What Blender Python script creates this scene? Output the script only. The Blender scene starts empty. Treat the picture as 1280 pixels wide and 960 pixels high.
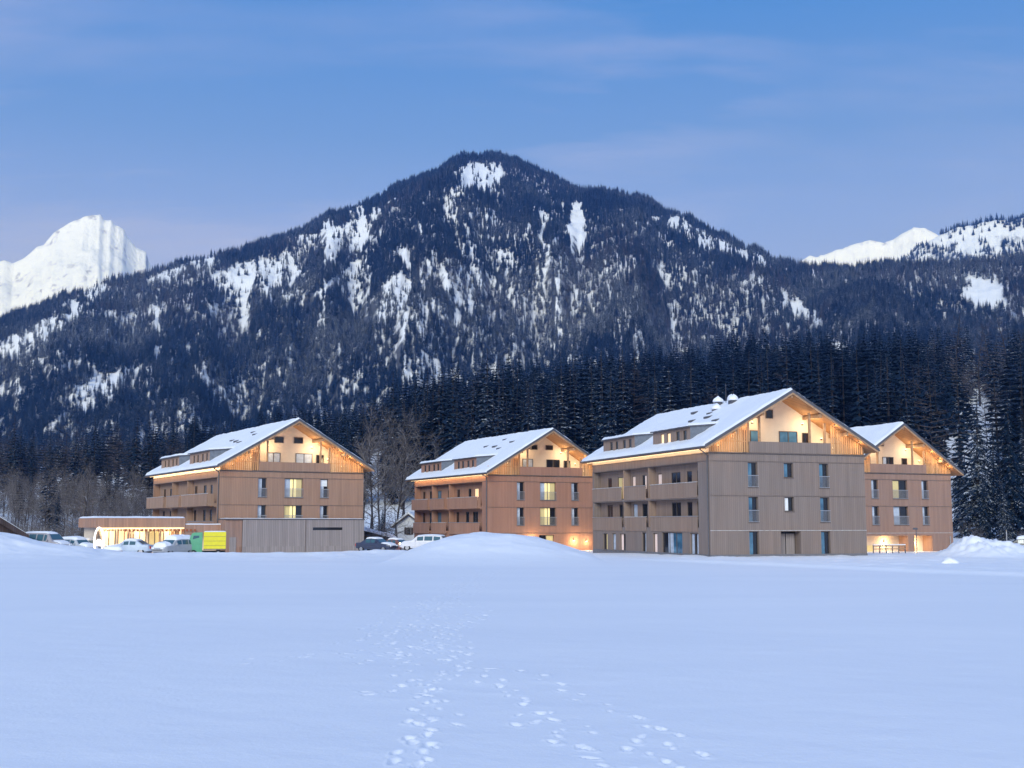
import bpy, math, random
import numpy as np
from mathutils import Vector, Matrix

# ------------------------------------------------------------------ basics
scene = bpy.context.scene
COL = scene.collection
HAZE = True
F = 1500.0
PITCH = math.radians(6.65)
EYE = np.array([0.0, 0.0, 2.4])
CP, SP = math.cos(PITCH), math.sin(PITCH)


def ray(u, v):
    x = (u - 640) / F
    y = (480 - v) / F
    return np.array([x, CP - y * SP, SP + y * CP])


def azel(u, v):
    r = ray(u, v)
    return math.atan2(r[0], r[1]), r[2] / math.hypot(r[0], r[1])


def project(X, Y, Z):
    dz = Z - EYE[2]
    f = np.maximum(Y * CP + dz * SP, 0.01)
    return 640 + F * X / f, 480 - F * (-Y * SP + dz * CP) / f


def gx(u, Y, z=0.0):
    return (u - 640) / F * (Y * CP + (z - 2.4) * SP)


def gz(v, Y):
    r = ray(640, v)
    return 2.4 + r[2] / r[1] * Y


def smooth(a, b, x):
    t = np.clip((x - a) / (b - a), 0, 1)
    return t * t * (3 - 2 * t)


# ---- lattice noise
_P = np.random.RandomState(7).rand(256, 256)


def vnoise(x, y):
    x = np.asarray(x, float); y = np.asarray(y, float)
    xi = np.floor(x).astype(int); yi = np.floor(y).astype(int)
    fx = x - xi; fy = y - yi
    fx = fx * fx * (3 - 2 * fx); fy = fy * fy * (3 - 2 * fy)
    a = _P[xi & 255, yi & 255]; b = _P[(xi + 1) & 255, yi & 255]
    c = _P[xi & 255, (yi + 1) & 255]; d = _P[(xi + 1) & 255, (yi + 1) & 255]
    return (a * (1 - fx) + b * fx) * (1 - fy) + (c * (1 - fx) + d * fx) * fy


def fbm(x, y, o=4, g=0.5):
    s = 0; a = 1; t = 0
    for i in range(o):
        s = s + a * vnoise(x * 2 ** i + 17.3 * i, y * 2 ** i + 5.1 * i); t += a; a *= g
    return s / t


def ridged(x, y, o=5):
    s = 0; a = 1; t = 0
    for i in range(o):
        s = s + a * (1 - np.abs(2 * vnoise(x * 2 ** i + 9.7 * i, y * 2 ** i + 3.3 * i) - 1)); t += a; a *= 0.5
    return s / t


# ------------------------------------------------------------------ object helpers
def tag(o, label=None, cat=None, group=None, kind=None):
    if label: o['label'] = label
    if cat: o['category'] = cat
    if group: o['group'] = group
    if kind: o['kind'] = kind
    return o


def empty(name, loc=(0, 0, 0), rz=0.0):
    o = bpy.data.objects.new(name, None)
    o.location = loc; o.rotation_euler = (0, 0, rz)
    o.empty_display_size = 0.5
    COL.objects.link(o)
    return o


def link_mesh(name, me, mats, parent=None, smooth_=False):
    for m in (mats if isinstance(mats, (list, tuple)) else [mats]):
        me.materials.append(m)
    o = bpy.data.objects.new(name, me)
    COL.objects.link(o)
    if parent: o.parent = parent
    if smooth_:
        me.polygons.foreach_set('use_smooth', [True] * len(me.polygons))
    return o


class MB:
    def __init__(s):
        s.v = []; s.f = []; s.m = []; s.mi = 0

    def quad(s, a, b, c, d):
        n = len(s.v); s.v += [tuple(a), tuple(b), tuple(c), tuple(d)]
        s.f.append((n, n + 1, n + 2, n + 3)); s.m.append(s.mi)

    def poly(s, pts):
        n = len(s.v); s.v += [tuple(p) for p in pts]
        s.f.append(tuple(range(n, n + len(pts)))); s.m.append(s.mi)

    def box(s, x0, x1, y0, y1, z0, z1):
        s.hexa([(x0, y0, z0), (x1, y0, z0), (x1, y1, z0), (x0, y1, z0), (x0, y0, z1), (x1, y0, z1), (x1, y1, z1), (x0, y1, z1)])

    def hexa(s, p):
        n = len(s.v); s.v += [tuple(q) for q in p]
        for f in ((0, 3, 2, 1), (4, 5, 6, 7), (0, 1, 5, 4), (1, 2, 6, 5), (2, 3, 7, 6), (3, 0, 4, 7)):
            s.f.append(tuple(n + i for i in f)); s.m.append(s.mi)

    def obox(s, o, R, N, a0, a1, n0, n1, z0, z1):
        """box in a wall frame: a along R, n outward along N"""
        o = np.array(o, float); R = np.array(R, float); N = np.array(N, float)
        def P(a, n, z): return o + R * a + N * n + np.array([0, 0, z])
        s.hexa([P(a0, n1, z0), P(a1, n1, z0), P(a1, n0, z0), P(a0, n0, z0), P(a0, n1, z1), P(a1, n1, z1), P(a1, n0, z1), P(a0, n0, z1)])

    def prism(s, pts, y0, y1):
        """x-z polygon extruded along y"""
        n = len(pts)
        s.poly([(x, y0, z) for x, z in pts]); s.poly([(x, y1, z) for x, z in reversed(pts)])
        for i in range(n):
            a = pts[i]; b = pts[(i + 1) % n]
            s.quad((a[0], y0, a[1]), (a[0], y1, a[1]), (b[0], y1, b[1]), (b[0], y0, b[1]))

    def tube(s, p0, p1, r0, r1=None, n=6, cap=True):
        r1 = r0 if r1 is None else r1
        p0 = Vector(p0); p1 = Vector(p1); d = (p1 - p0)
        if d.length < 1e-6: return
        d.normalize()
        t = d.orthogonal().normalized(); b = d.cross(t)
        k = len(s.v)
        for p, r in ((p0, r0), (p1, r1)):
            for i in range(n):
                a = 2 * math.pi * i / n
                q = p + t * (math.cos(a) * r) + b * (math.sin(a) * r); s.v.append(tuple(q))
        for i in range(n):
            j = (i + 1) % n
            s.f.append((k + i, k + j, k + n + j, k + n + i)); s.m.append(s.mi)
        if cap:
            s.f.append(tuple(k + i for i in reversed(range(n)))); s.m.append(s.mi)
            s.f.append(tuple(k + n + i for i in range(n))); s.m.append(s.mi)

    def loft(s, rings, closed=True, cap=True):
        k = len(s.v); n = len(rings[0])
        for r in rings: s.v += [tuple(p) for p in r]
        for i in range(len(rings) - 1):
            for j in range(n if closed else n - 1):
                a = k + i * n + j; b = k + i * n + (j + 1) % n
                s.f.append((a, b, b + n, a + n)); s.m.append(s.mi)
        if cap:
            s.f.append(tuple(k + j for j in reversed(range(n)))); s.m.append(s.mi)
            e = k + (len(rings) - 1) * n
            s.f.append(tuple(e + j for j in range(n))); s.m.append(s.mi)

    def panel(s, o, R, N, a0, a1, z0, z1, openings, reveal=True):
        """flat wall with rectangular openings (c0,c1,zz0,zz1,depth) and their reveals"""
        o = np.array(o, float); R = np.array(R, float); N = np.array(N, float)
        def P(a, z, n=0): return o + R * a + N * n + np.array([0, 0, z])
        xs = sorted(set([a0, a1] + [q for w in openings for q in w[:2]]))
        zs = sorted(set([z0, z1] + [q for w in openings for q in w[2:4]]))
        for i in range(len(xs) - 1):
            for j in range(len(zs) - 1):
                cx = (xs[i] + xs[i + 1]) / 2; cz = (zs[j] + zs[j + 1]) / 2
                if any(w[0] < cx < w[1] and w[2] < cz < w[3] for w in openings): continue
                s.quad(P(xs[i], zs[j]), P(xs[i + 1], zs[j]), P(xs[i + 1], zs[j + 1]), P(xs[i], zs[j + 1]))
        for c0, c1, b, t, d in openings:
            s.quad(P(c0, b), P(c0, t), P(c0, t, -d), P(c0, b, -d))
            s.quad(P(c1, b), P(c1, b, -d), P(c1, t, -d), P(c1, t))
            s.quad(P(c0, t), P(c1, t), P(c1, t, -d), P(c0, t, -d))
            s.quad(P(c0, b), P(c0, b, -d), P(c1, b, -d), P(c1, b))

    def build(s, name, mats, parent=None, smooth_=False):
        me = bpy.data.meshes.new(name)
        me.from_pydata(s.v, [], s.f)
        me.update()
        o = link_mesh(name, me, mats, parent, smooth_)
        if any(s.m): me.polygons.foreach_set('material_index', s.m)
        return o


def grid_mesh(name, V, nu, nv, wrap=False):
    """V: (nv,nu,3) vertex grid"""
    me = bpy.data.meshes.new(name)
    idx = np.arange(nu * nv).reshape(nv, nu)
    if wrap:
        nx = np.roll(idx, -1, axis=1)
        a = idx[:-1]; b = nx[:-1]; c = nx[1:]; d = idx[1:]
    else:
        a = idx[:-1, :-1]; b = idx[:-1, 1:]; c = idx[1:, 1:]; d = idx[1:, :-1]
    q = np.stack([a, d, c, b], -1).reshape(-1, 4)
    me.vertices.add(nu * nv); me.vertices.foreach_set('co', V.reshape(-1).astype(np.float32))
    me.loops.add(q.size); me.loops.foreach_set('vertex_index', q.reshape(-1).astype(np.int32))
    me.polygons.add(len(q))
    me.polygons.foreach_set('loop_start', np.arange(0, q.size, 4, dtype=np.int32))
    me.polygons.foreach_set('use_smooth', np.ones(len(q), dtype=bool))
    me.update(); me.validate()
    return me


# ------------------------------------------------------------------ materials
class NT:
    def __init__(s, mat):
        s.t = mat.node_tree; s.n = s.t.nodes; s.l = s.t.links

    def add(s, typ, **kw):
        n = s.n.new(typ)
        for k, v in kw.items(): setattr(n, k, v)
        return n

    def val(s, sock, x):
        if hasattr(x, 'links') or isinstance(x, bpy.types.NodeSocket): s.l.new(x, sock)
        else: sock.default_value = x

    def math(s, op, a, b=0.0, c=None):
        n = s.add('ShaderNodeMath', operation=op)
        s.val(n.inputs[0], a); s.val(n.inputs[1], b)
        if c is not None: s.val(n.inputs[2], c)
        return n.outputs[0]

    def mix(s, fac, a, b, mode='MIX'):
        n = s.add('ShaderNodeMix', data_type='RGBA', blend_type=mode)
        s.val(n.inputs['Factor'], fac)
        for sock, x in ((n.inputs[6], a), (n.inputs[7], b)):
            if isinstance(x, (tuple, list)): sock.default_value = (*x[:3], 1)
            else: s.l.new(x, sock)
        return n.outputs[2]

    def mapr(s, x, a, b, c=0.0, d=1.0):
        n = s.add('ShaderNodeMapRange')
        n.clamp = True
        s.val(n.inputs[0], x)
        for i, q in zip((1, 2, 3, 4), (a, b, c, d)): n.inputs[i].default_value = q
        return n.outputs[0]

    def noise(s, vec, scale, detail=3.0, rough=0.55):
        n = s.add('ShaderNodeTexNoise')
        if vec is not None: s.l.new(vec, n.inputs['Vector'])
        n.inputs['Scale'].default_value = scale; n.inputs['Detail'].default_value = detail
        n.inputs['Roughness'].default_value = rough
        return n.outputs['Fac']

    def scaled(s, vec, sc):
        n = s.add('ShaderNodeVectorMath', operation='MULTIPLY')
        s.l.new(vec, n.inputs[0]); n.inputs[1].default_value = sc
        return n.outputs[0]

    def bump(s, h, strength, dist):
        n = s.add('ShaderNodeBump'); s.l.new(h, n.inputs['Height'])
        n.inputs['Strength'].default_value = strength; n.inputs['Distance'].default_value = dist
        return n.outputs[0]


def new_mat(name, rough=0.7, spec=0.3, color=(.5, .5, .5)):
    m = bpy.data.materials.new(name); m.use_nodes = True
    t = NT(m); b = t.n['Principled BSDF']
    b.inputs['Roughness'].default_value = rough
    b.inputs['Specular IOR Level'].default_value = spec
    b.inputs['Base Color'].default_value = (*color, 1)
    return m, t, b


def plain(name, color, rough=0.7, spec=0.3, metal=0.0, var=0.15, scale=3.0):
    m, t, b = new_mat(name, rough, spec, color)
    tc = t.add('ShaderNodeTexCoord').outputs['Object']
    n = t.noise(tc, scale, 4)
    k = t.mapr(n, .3, .7, 1 - var, 1 + var)
    mm = t.mix(1.0, color, (1, 1, 1), 'MULTIPLY')
    n2 = t.add('ShaderNodeVectorMath', operation='SCALE')
    n2.inputs[0].default_value = color; t.l.new(k, n2.inputs['Scale'])
    t.l.new(n2.outputs[0], b.inputs['Base Color'])
    b.inputs['Metallic'].default_value = metal
    return m


def glow(name, color, strength):
    m, t, b = new_mat(name, .6, .2, color)
    b.inputs['Emission Color'].default_value = (*color, 1)
    b.inputs['Emission Strength'].default_value = strength
    return m


def boards(name, color, pitch=0.17, gapd=0.45, var=0.2, warm=(1.15, .95, .8)):
    """vertical timber cladding; boards run along (x+y) of the house frame"""
    m, t, b = new_mat(name, .8, .2, color)
    tc = t.add('ShaderNodeTexCoord').outputs['Object']
    sp = t.add('ShaderNodeSeparateXYZ'); t.l.new(tc, sp.inputs[0])
    c = t.math('ADD', sp.outputs[0], sp.outputs[1])
    cs = t.math('DIVIDE', c, pitch)
    fl = t.math('FLOOR', cs); fr = t.math('FRACT', cs)
    storey = t.math('FLOOR', t.math('DIVIDE', t.math('ADD', sp.outputs[2], 30.0), 3.0))
    wn = t.add('ShaderNodeTexWhiteNoise', noise_dimensions='2D')
    cb = t.add('ShaderNodeCombineXYZ'); t.l.new(fl, cb.inputs[0]); t.l.new(storey, cb.inputs[1])
    t.l.new(cb.outputs[0], wn.inputs['Vector'])
    tint = t.mapr(wn.outputs['Value'], 0, 1, 1 - var, 1 + var)
    streak = t.noise(t.scaled(tc, (2.2, 2.2, .25)), 1.0, 4)
    st2 = t.mapr(streak, .3, .7, .93, 1.07)
    big = t.noise(t.scaled(tc, (.30, .30, .22)), 1.0, 5, .65)
    gap = t.mapr(t.math('ABSOLUTE', t.math('SUBTRACT', fr, .5)), .40, .46, 1.0, gapd)
    k = t.math('MULTIPLY', t.math('MULTIPLY', tint, st2), gap)
    col = t.mix(t.mapr(big, .35, .65), tuple(color), tuple(c_ * w for c_, w in zip(color, warm)))
    n2 = t.add('ShaderNodeVectorMath', operation='SCALE'); t.l.new(col, n2.inputs[0]); t.l.new(k, n2.inputs['Scale'])
    t.l.new(n2.outputs[0], b.inputs['Base Color'])
    t.l.new(t.bump(gap, .5, .02), b.inputs['Normal'])
    return m


M = {}


def make_materials():
    # --- snow
    m, t, b = new_mat('snow', .55, .25, (.82, .845, .885))
    tc = t.add('ShaderNodeTexCoord').outputs['Object']
    n1 = t.noise(tc, 1.3, 6, .6); n2 = t.noise(tc, 14, 3, .6)
    n0 = t.noise(t.scaled(tc, (.06, .2, .1)), 1.0, 4)
    h = t.math('ADD', t.math('MULTIPLY', n1, 1.0), t.math('MULTIPLY', n2, .40))
    t.l.new(t.bump(h, .35, .05), b.inputs['Normal'])
    col = t.mix(t.mapr(n0, .35, .65), (.80, .825, .87), (.84, .86, .895))
    t.l.new(col, b.inputs['Base Color'])
    b.inputs['Subsurface Weight'].default_value = 0.0
    M['snow'] = m
    # --- mountain ground: snow with rock on the steep parts and dry scrub
    m, t, b = new_mat('mountain_ground', .8, .15)
    tc = t.add('ShaderNodeTexCoord').outputs['Object']
    ge = t.add('ShaderNodeNewGeometry'); sn = t.add('ShaderNodeSeparateXYZ'); t.l.new(ge.outputs['Normal'], sn.inputs[0])
    na = t.noise(t.scaled(tc, (.02, .02, .006)), 1.0, 6, .65)
    nb = t.noise(tc, .06, 5, .65)
    st = t.math('ADD', sn.outputs[2], t.math('MULTIPLY', t.math('SUBTRACT', na, .5), 1.0))
    st = t.math('ADD', st, t.math('MULTIPLY', t.math('SUBTRACT', nb, .5), .55))
    rock = t.mapr(st, .46, .60, 1.0, 0.0)
    rc = t.mix(nb, (.055, .06, .072), (.13, .13, .14))
    col = t.mix(rock, (.80, .82, .87), rc)
    t.l.new(col, b.inputs['Base Color'])
    t.l.new(t.bump(nb, .6, 4.0), b.inputs['Normal'])
    M['mountain'] = m
    # --- high peaks: mostly snow, thin rock bands
    m, t, b = new_mat('peak_snow', .7, .15)
    tc = t.add('ShaderNodeTexCoord').outputs['Object']
    ge = t.add('ShaderNodeNewGeometry'); sn = t.add('ShaderNodeSeparateXYZ'); t.l.new(ge.outputs['Normal'], sn.inputs[0])
    na = t.noise(t.scaled(tc, (.022, .022, .007)), 1.0, 7, .7)
    st = t.math('ADD', sn.outputs[2], t.math('MULTIPLY', t.math('SUBTRACT', na, .5), 1.5))
    fl = t.noise(t.scaled(tc, (.030, .030, .012)), 1.0, 5, .7)
    pt = t.noise(tc, .006, 3)
    rock = t.math('MAXIMUM', t.mapr(st, .26, .36, .8, 0.0), t.math('MULTIPLY', t.mapr(fl, .55, .63, 0.0, .8), t.mapr(pt, .42, .60)))
    col = t.mix(rock, (.90, .88, .85), (.34, .32, .33))
    t.l.new(col, b.inputs['Base Color'])
    t.l.new(t.bump(na, .6, 25.0), b.inputs['Normal'])
    M['peak'] = m
    # --- half-wooded ridge
    m, t, b = new_mat('ridge_ground', .8, .15)
    tc = t.add('ShaderNodeTexCoord').outputs['Object']
    na = t.noise(t.scaled(tc, (.010, .010, .005)), 1.0, 7, .7)
    rock = t.mapr(na, .50, .58, 0.0, .85)
    col = t.mix(rock, (.80, .82, .87), (.05, .055, .06))
    t.l.new(col, b.inputs['Base Color'])
    t.l.new(t.bump(na, .8, 30.0), b.inputs['Normal'])
    M['ridge'] = m
    # --- conifer needles with snow lying on the upper sides
    m, t, b = new_mat('needles', .8, .1)
    tc = t.add('ShaderNodeTexCoord').outputs['Object']
    oi = t.add('ShaderNodeObjectInfo')
    ge = t.add('ShaderNodeNewGeometry'); sn = t.add('ShaderNodeSeparateXYZ'); t.l.new(ge.outputs['Normal'], sn.inputs[0])
    n = t.noise(tc, 1.7, 3, .6)
    nl = t.noise(t.scaled(oi.outputs['Location'], (.006, .006, .006)), 1.0, 3)
    lz = t.add('ShaderNodeSeparateXYZ'); t.l.new(oi.outputs['Location'], lz.inputs[0])
    hi = t.mapr(lz.outputs[2], 70, 240, -.06, .20)
    amt = t.math('ADD', t.math('ADD', hi, t.mapr(nl, .40, .62, -.20, .10)), t.mapr(oi.outputs['Random'], 0, 1, -.08, .08))
    up = t.math('ADD', t.math('ADD', sn.outputs[2], t.math('MULTIPLY', t.math('SUBTRACT', n, .5), 2.2)), amt)
    snowf = t.mapr(up, .98, 1.35, 0.0, .8)
    green = t.mix(oi.outputs['Random'], (.004, .014, .032), (.012, .024, .046))
    col = t.mix(snowf, green, (.70, .74, .80))
    t.l.new(col, b.inputs['Base Color'])
    M['needles'] = m
    M['needles'] = m
    f = m.copy(); f.name = 'frosted_needles'; M['frosted'] = f
    for n_ in f.node_tree.nodes:
        if n_.type == 'MAP_RANGE' and abs(n_.inputs[1].default_value - .98) < 1e-4: n_.inputs[1].default_value = .90; n_.inputs[2].default_value = 1.3
    # --- bare twigs, frosted
    m, t, b = new_mat('twigs', .85, .1)
    tc = t.add('ShaderNodeTexCoord').outputs['Object']
    oi = t.add('ShaderNodeObjectInfo')
    ge = t.add('ShaderNodeNewGeometry'); sn = t.add('ShaderNodeSeparateXYZ'); t.l.new(ge.outputs['Normal'], sn.inputs[0])
    n = t.noise(tc, .6, 3, .6)
    up = t.math('ADD', sn.outputs[2], t.math('MULTIPLY', t.math('SUBTRACT', n, .5), 1.5))
    snowf = t.mapr(up, .55, 1.0, 0.0, .6)
    br = t.mix(oi.outputs['Random'], (.095, .082, .080), (.16, .14, .135))
    col = t.mix(snowf, br, (.72, .76, .82))
    t.l.new(col, b.inputs['Base Color'])
    M['twigs'] = m
    M['larch'] = plain('larch_twigs', (.080, .066, .066), .85, .1, var=.3)
    M['bark'] = plain('bark', (.045, .040, .042), .9, .1, var=.4, scale=2)
    M['pale_bark'] = plain('pale_bark', (.32, .30, .29), .9, .1, var=.4, scale=1.5)
    # --- building
    M['cream'] = plain('cream_plaster', (.70, .58, .46), .8, .2, var=.05, scale=1.5)
    M['soffit'] = boards('soffit_boards', (.40, .24, .13), .2, .6, .12)
    M['larchwood'] = boards('screen_slats', (.50, .31, .17), .225, .7, .20)
    M['beam'] = plain('beam_timber', (.40, .25, .15), .7, .2, var=.2)
    M['fascia'] = plain('grey_fascia_metal', (.11, .11, .125), .5, .4, .3, var=.15)
    M['ledge'] = plain('ledge_metal', (.17, .135, .12), .5, .4, .3, var=.2)
    M['paleledge'] = plain('snow_dusted_ledge', (.5, .48, .48), .7, .3, var=.3)
    M['frame'] = plain('window_frame', (.10, .08, .07), .6, .3, var=.15)
    M['rail'] = plain('galvanised_rail', (.42, .42, .44), .45, .5, .6, var=.1)
    M['zinc'] = plain('zinc_sheet', (.20, .22, .25), .45, .5, .5, var=.15)
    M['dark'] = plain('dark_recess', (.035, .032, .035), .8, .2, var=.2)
    M['plinth'] = plain('plinth_concrete', (.16, .16, .18), .85, .2, var=.15)
    M['greyboards'] = boards('grey_weathered_boards', (.29, .255, .25), .20, .6, .10, (1.02, 1, 1.0))
    m, t, b = new_mat('window_glass', .06, .9, (.035, .06, .085)); M['glass'] = m
    tc = t.add('ShaderNodeTexCoord').outputs['Object']
    k = t.mapr(t.noise(tc, .9, 2), .3, .7, 0, 1)
    t.l.new(t.mix(k, (.03, .09, .16), (.10, .24, .36)), b.inputs['Base Color'])  # sky reflection painted into the panes: base colour lightened to a mottled blue
    M['glassdark'] = new_mat('dark_glass', .08, .6, (.012, .014, .02))[0]
    M['curtain'] = plain('window_with_curtain', (.46, .52, .62), .25, .6, var=.2, scale=2)
    M['blind'] = plain('white_blind', (.80, .82, .84), .4, .5, var=.05)
    M['lit'] = glow('lit_window_glass', (.95, .78, .36), .55)
    M['litwarm'] = glow('warm_lit_window', (1.0, .68, .38), .75)
    M['pale'] = glow('pale_curtained_window', (.80, .62, .56), .22)
    M['litdim'] = glow('dim_lit_window', (.55, .45, .22), .35)
    M['litbright'] = glow('bright_lit_glazing', (1.0, .80, .46), .65)
    M['led'] = glow('led_strip', (1.0, .76, .42), 2.2)
    M['bulb'] = glow('lamp_glow', (1.0, .80, .48), 9.0)
    M['spot'] = glow('downlight_glow', (1.0, .80, .5), .9)
    M['hoop'] = glow('white_light_tube', (1.0, .93, .84), 1.1)
    # --- vehicles
    M['tyre'] = plain('tyre_rubber', (.02, .02, .022), .8, .2)
    M['rim'] = plain('wheel_rim', (.4, .4, .42), .4, .5, .7)
    M['carglass'] = new_mat('car_glass', .08, .8, (.04, .10, .13))[0]
    M['headlight'] = new_mat('headlight_lens', .15, .7, (.75, .76, .78))[0]
    M['tail'] = new_mat('tail_lens', .2, .6, (.5, .03, .02))[0]
    M['brown'] = boards('brown_hut_boards', (.07, .055, .055), .2, .5, .2)
    M['render'] = plain('white_render', (.72, .73, .76), .85, .2, var=.06)


make_materials()

# ------------------------------------------------------------------ world, sun, camera
world = bpy.data.worlds.new('World'); scene.world = world; world.use_nodes = True
SUN_EL = math.radians(24); SUN_AZ = math.radians(180 + 14)      # behind the camera, a little to the left (clockwise from +Y)


def build_world():
    t = NT(world); bg = t.n['Background']
    sky = t.add('ShaderNodeTexSky', sky_type='NISHITA'); sky.sun_disc = False
    sky.sun_elevation = SUN_EL; sky.sun_rotation = SUN_AZ
    sky.air_density = 1.4; sky.dust_density = .6; sky.ozone_density = 3.0
    tc = t.add('ShaderNodeTexCoord').outputs['Generated']
    sp = t.add('ShaderNodeSeparateXYZ'); t.l.new(tc, sp.inputs[0])
    z = sp.outputs[2]
    r = t.add('ShaderNodeValToRGB'); t.l.new(z, r.inputs[0])
    el = r.color_ramp.elements
    stops = [(0.0, (.34, .44, .94)), (.20, (.31, .425, .93)), (.25, (.255, .39, .89)), (.31, (.165, .325, .80)), (.41, (.078, .26, .755)), (.60, (.13, .32, .84)), (1.0, (.14, .33, .86))]
    el[0].position = 0; el[0].color = (*stops[0][1], 1); el[1].position = 1; el[1].color = (*stops[-1][1], 1)
    for p, c in stops[1:-1]:
        e = el.new(p); e.color = (*c, 1)
    # high thin cirrus on a plane overhead
    k = t.math('DIVIDE', 1.0, t.math('ADD', t.math('MAXIMUM', z, 0.0), .12))
    v = t.add('ShaderNodeCombineXYZ')
    t.l.new(t.math('MULTIPLY', sp.outputs[0], k), v.inputs[0]); t.l.new(t.math('MULTIPLY', sp.outputs[1], k), v.inputs[1])
    rot = t.add('ShaderNodeMapping'); t.l.new(v.outputs[0], rot.inputs[0])
    rot.inputs['Rotation'].default_value = (0, 0, math.radians(-38)); rot.inputs['Scale'].default_value = (.40, 1.3, 1)
    wv = t.noise(rot.outputs[0], 1.5, 7, .62)
    wv2 = t.noise(v.outputs[0], .7, 3)
    ax = t.math('DIVIDE', sp.outputs[0], t.math('MAXIMUM', sp.outputs[1], .05))
    low = t.math('MULTIPLY', t.mapr(ax, -.08, -.40), t.mapr(z, .34, .26))
    wv2 = t.math('ADD', wv2, t.math('MULTIPLY', low, .26))
    cir = t.math('MULTIPLY', t.mapr(wv, .42, .64), t.mapr(wv2, .42, .60))
    col = t.mix(t.math('MULTIPLY', cir, .85), r.outputs[0], (.43, .50, .90))
    rear = t.mapr(sp.outputs[1], -.15, -.75, 0.0, 1.0)
    col = t.mix(t.math('MULTIPLY', rear, .85), col, (.55, .67, 1.05))
    # scale the dusk colours to the brightness of the physical sky, and keep some of that sky
    sc = t.add('ShaderNodeVectorMath', operation='SCALE'); t.l.new(col, sc.inputs[0]); sc.inputs['Scale'].default_value = 10.0
    out = t.mix(.05, sc.outputs[0], sky.outputs[0])
    t.l.new(out, bg.inputs[0]); bg.inputs[1].default_value = 0.1


build_world()
sl = bpy.data.lights.new('sun', 'SUN'); sl.energy = 3.55; sl.angle = math.radians(28); sl.color = (.72, .79, .91)
so = bpy.data.objects.new('sun', sl); COL.objects.link(so)
sd = Vector((math.sin(SUN_AZ) * math.cos(SUN_EL), math.cos(SUN_AZ) * math.cos(SUN_EL), math.sin(SUN_EL)))
so.rotation_euler = sd.to_track_quat('Z', 'Y').to_euler(); so.location = sd * 300

cd = bpy.data.cameras.new('camera'); co = bpy.data.objects.new('camera', cd); COL.objects.link(co)
cd.sensor_width = 36; cd.lens = 36 * F / 1280; cd.clip_start = .1; cd.clip_end = 20000
co.location = EYE; co.rotation_euler = (math.radians(90) + PITCH, 0, 0)
scene.camera = co
vs = scene.view_settings; vs.view_transform = 'Standard'; vs.look = 'None'; vs.exposure = 0; vs.gamma = 1; vs.use_curve_mapping = False
scene.cycles.max_bounces = 5; scene.cycles.diffuse_bounces = 3; scene.cycles.glossy_bounces = 2
scene.cycles.transmission_bounces = 2; scene.cycles.volume_bounces = 0; scene.cycles.transparent_max_bounces = 4
scene.cycles.sample_clamp_indirect = 4.0
try:
    scene.cycles.use_denoising = True; scene.cycles.denoiser = 'OPENIMAGEDENOISE'
except Exception: pass

# ------------------------------------------------------------------ terrain
SIL = [(-260, 470), (-120, 435), (0, 402), (30, 390), (60, 380), (82, 370), (108, 362), (140, 350), (160, 348), (185, 345), (222, 330), (270, 321), (290, 316), (340, 302), (360, 296), (397, 278), (412, 268), (422, 269), (437, 260), (477, 247), (490, 237), (527, 221), (550, 214), (562, 204), (577, 196), (595, 195), (627, 196), (645, 200), (662, 211), (682, 218), (695, 226), (715, 237), (737, 241), (744, 239), (757, 238), (785, 246), (805, 248), (825, 260), (832, 268), (845, 268), (865, 272), (875, 282), (895, 291), (922, 302), (932, 310), (945, 311), (960, 322), (970, 328), (1000, 333), (1040, 336), (1080, 333), (1110, 331), (1150, 330), (1190, 330), (1215, 329), (1240, 327), (1280, 323), (1400, 318), (1560, 330)]
BELT = [(-260, 600), (0, 590), (200, 585), (330, 572), (450, 556), (520, 540), (600, 522), (650, 512), (700, 508), (800, 505), (850, 502), (900, 488), (950, 480), (1030, 470), (1130, 470), (1200, 478), (1280, 480), (1560, 480)]
S_AZ = np.array([azel(*p)[0] for p in SIL]); S_EL = np.array([azel(*p)[1] for p in SIL])
B_AZ = np.array([azel(*p)[0] for p in BELT]); B_EL = np.array([azel(*p)[1] for p in BELT])
R_KEY = ([-.45, -.35, -.2, 0.0, .06, .2, .28, .45], [2100, 2150, 2350, 2450, 2450, 2250, 2050, 2000])

FOOT = 172.0


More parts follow.
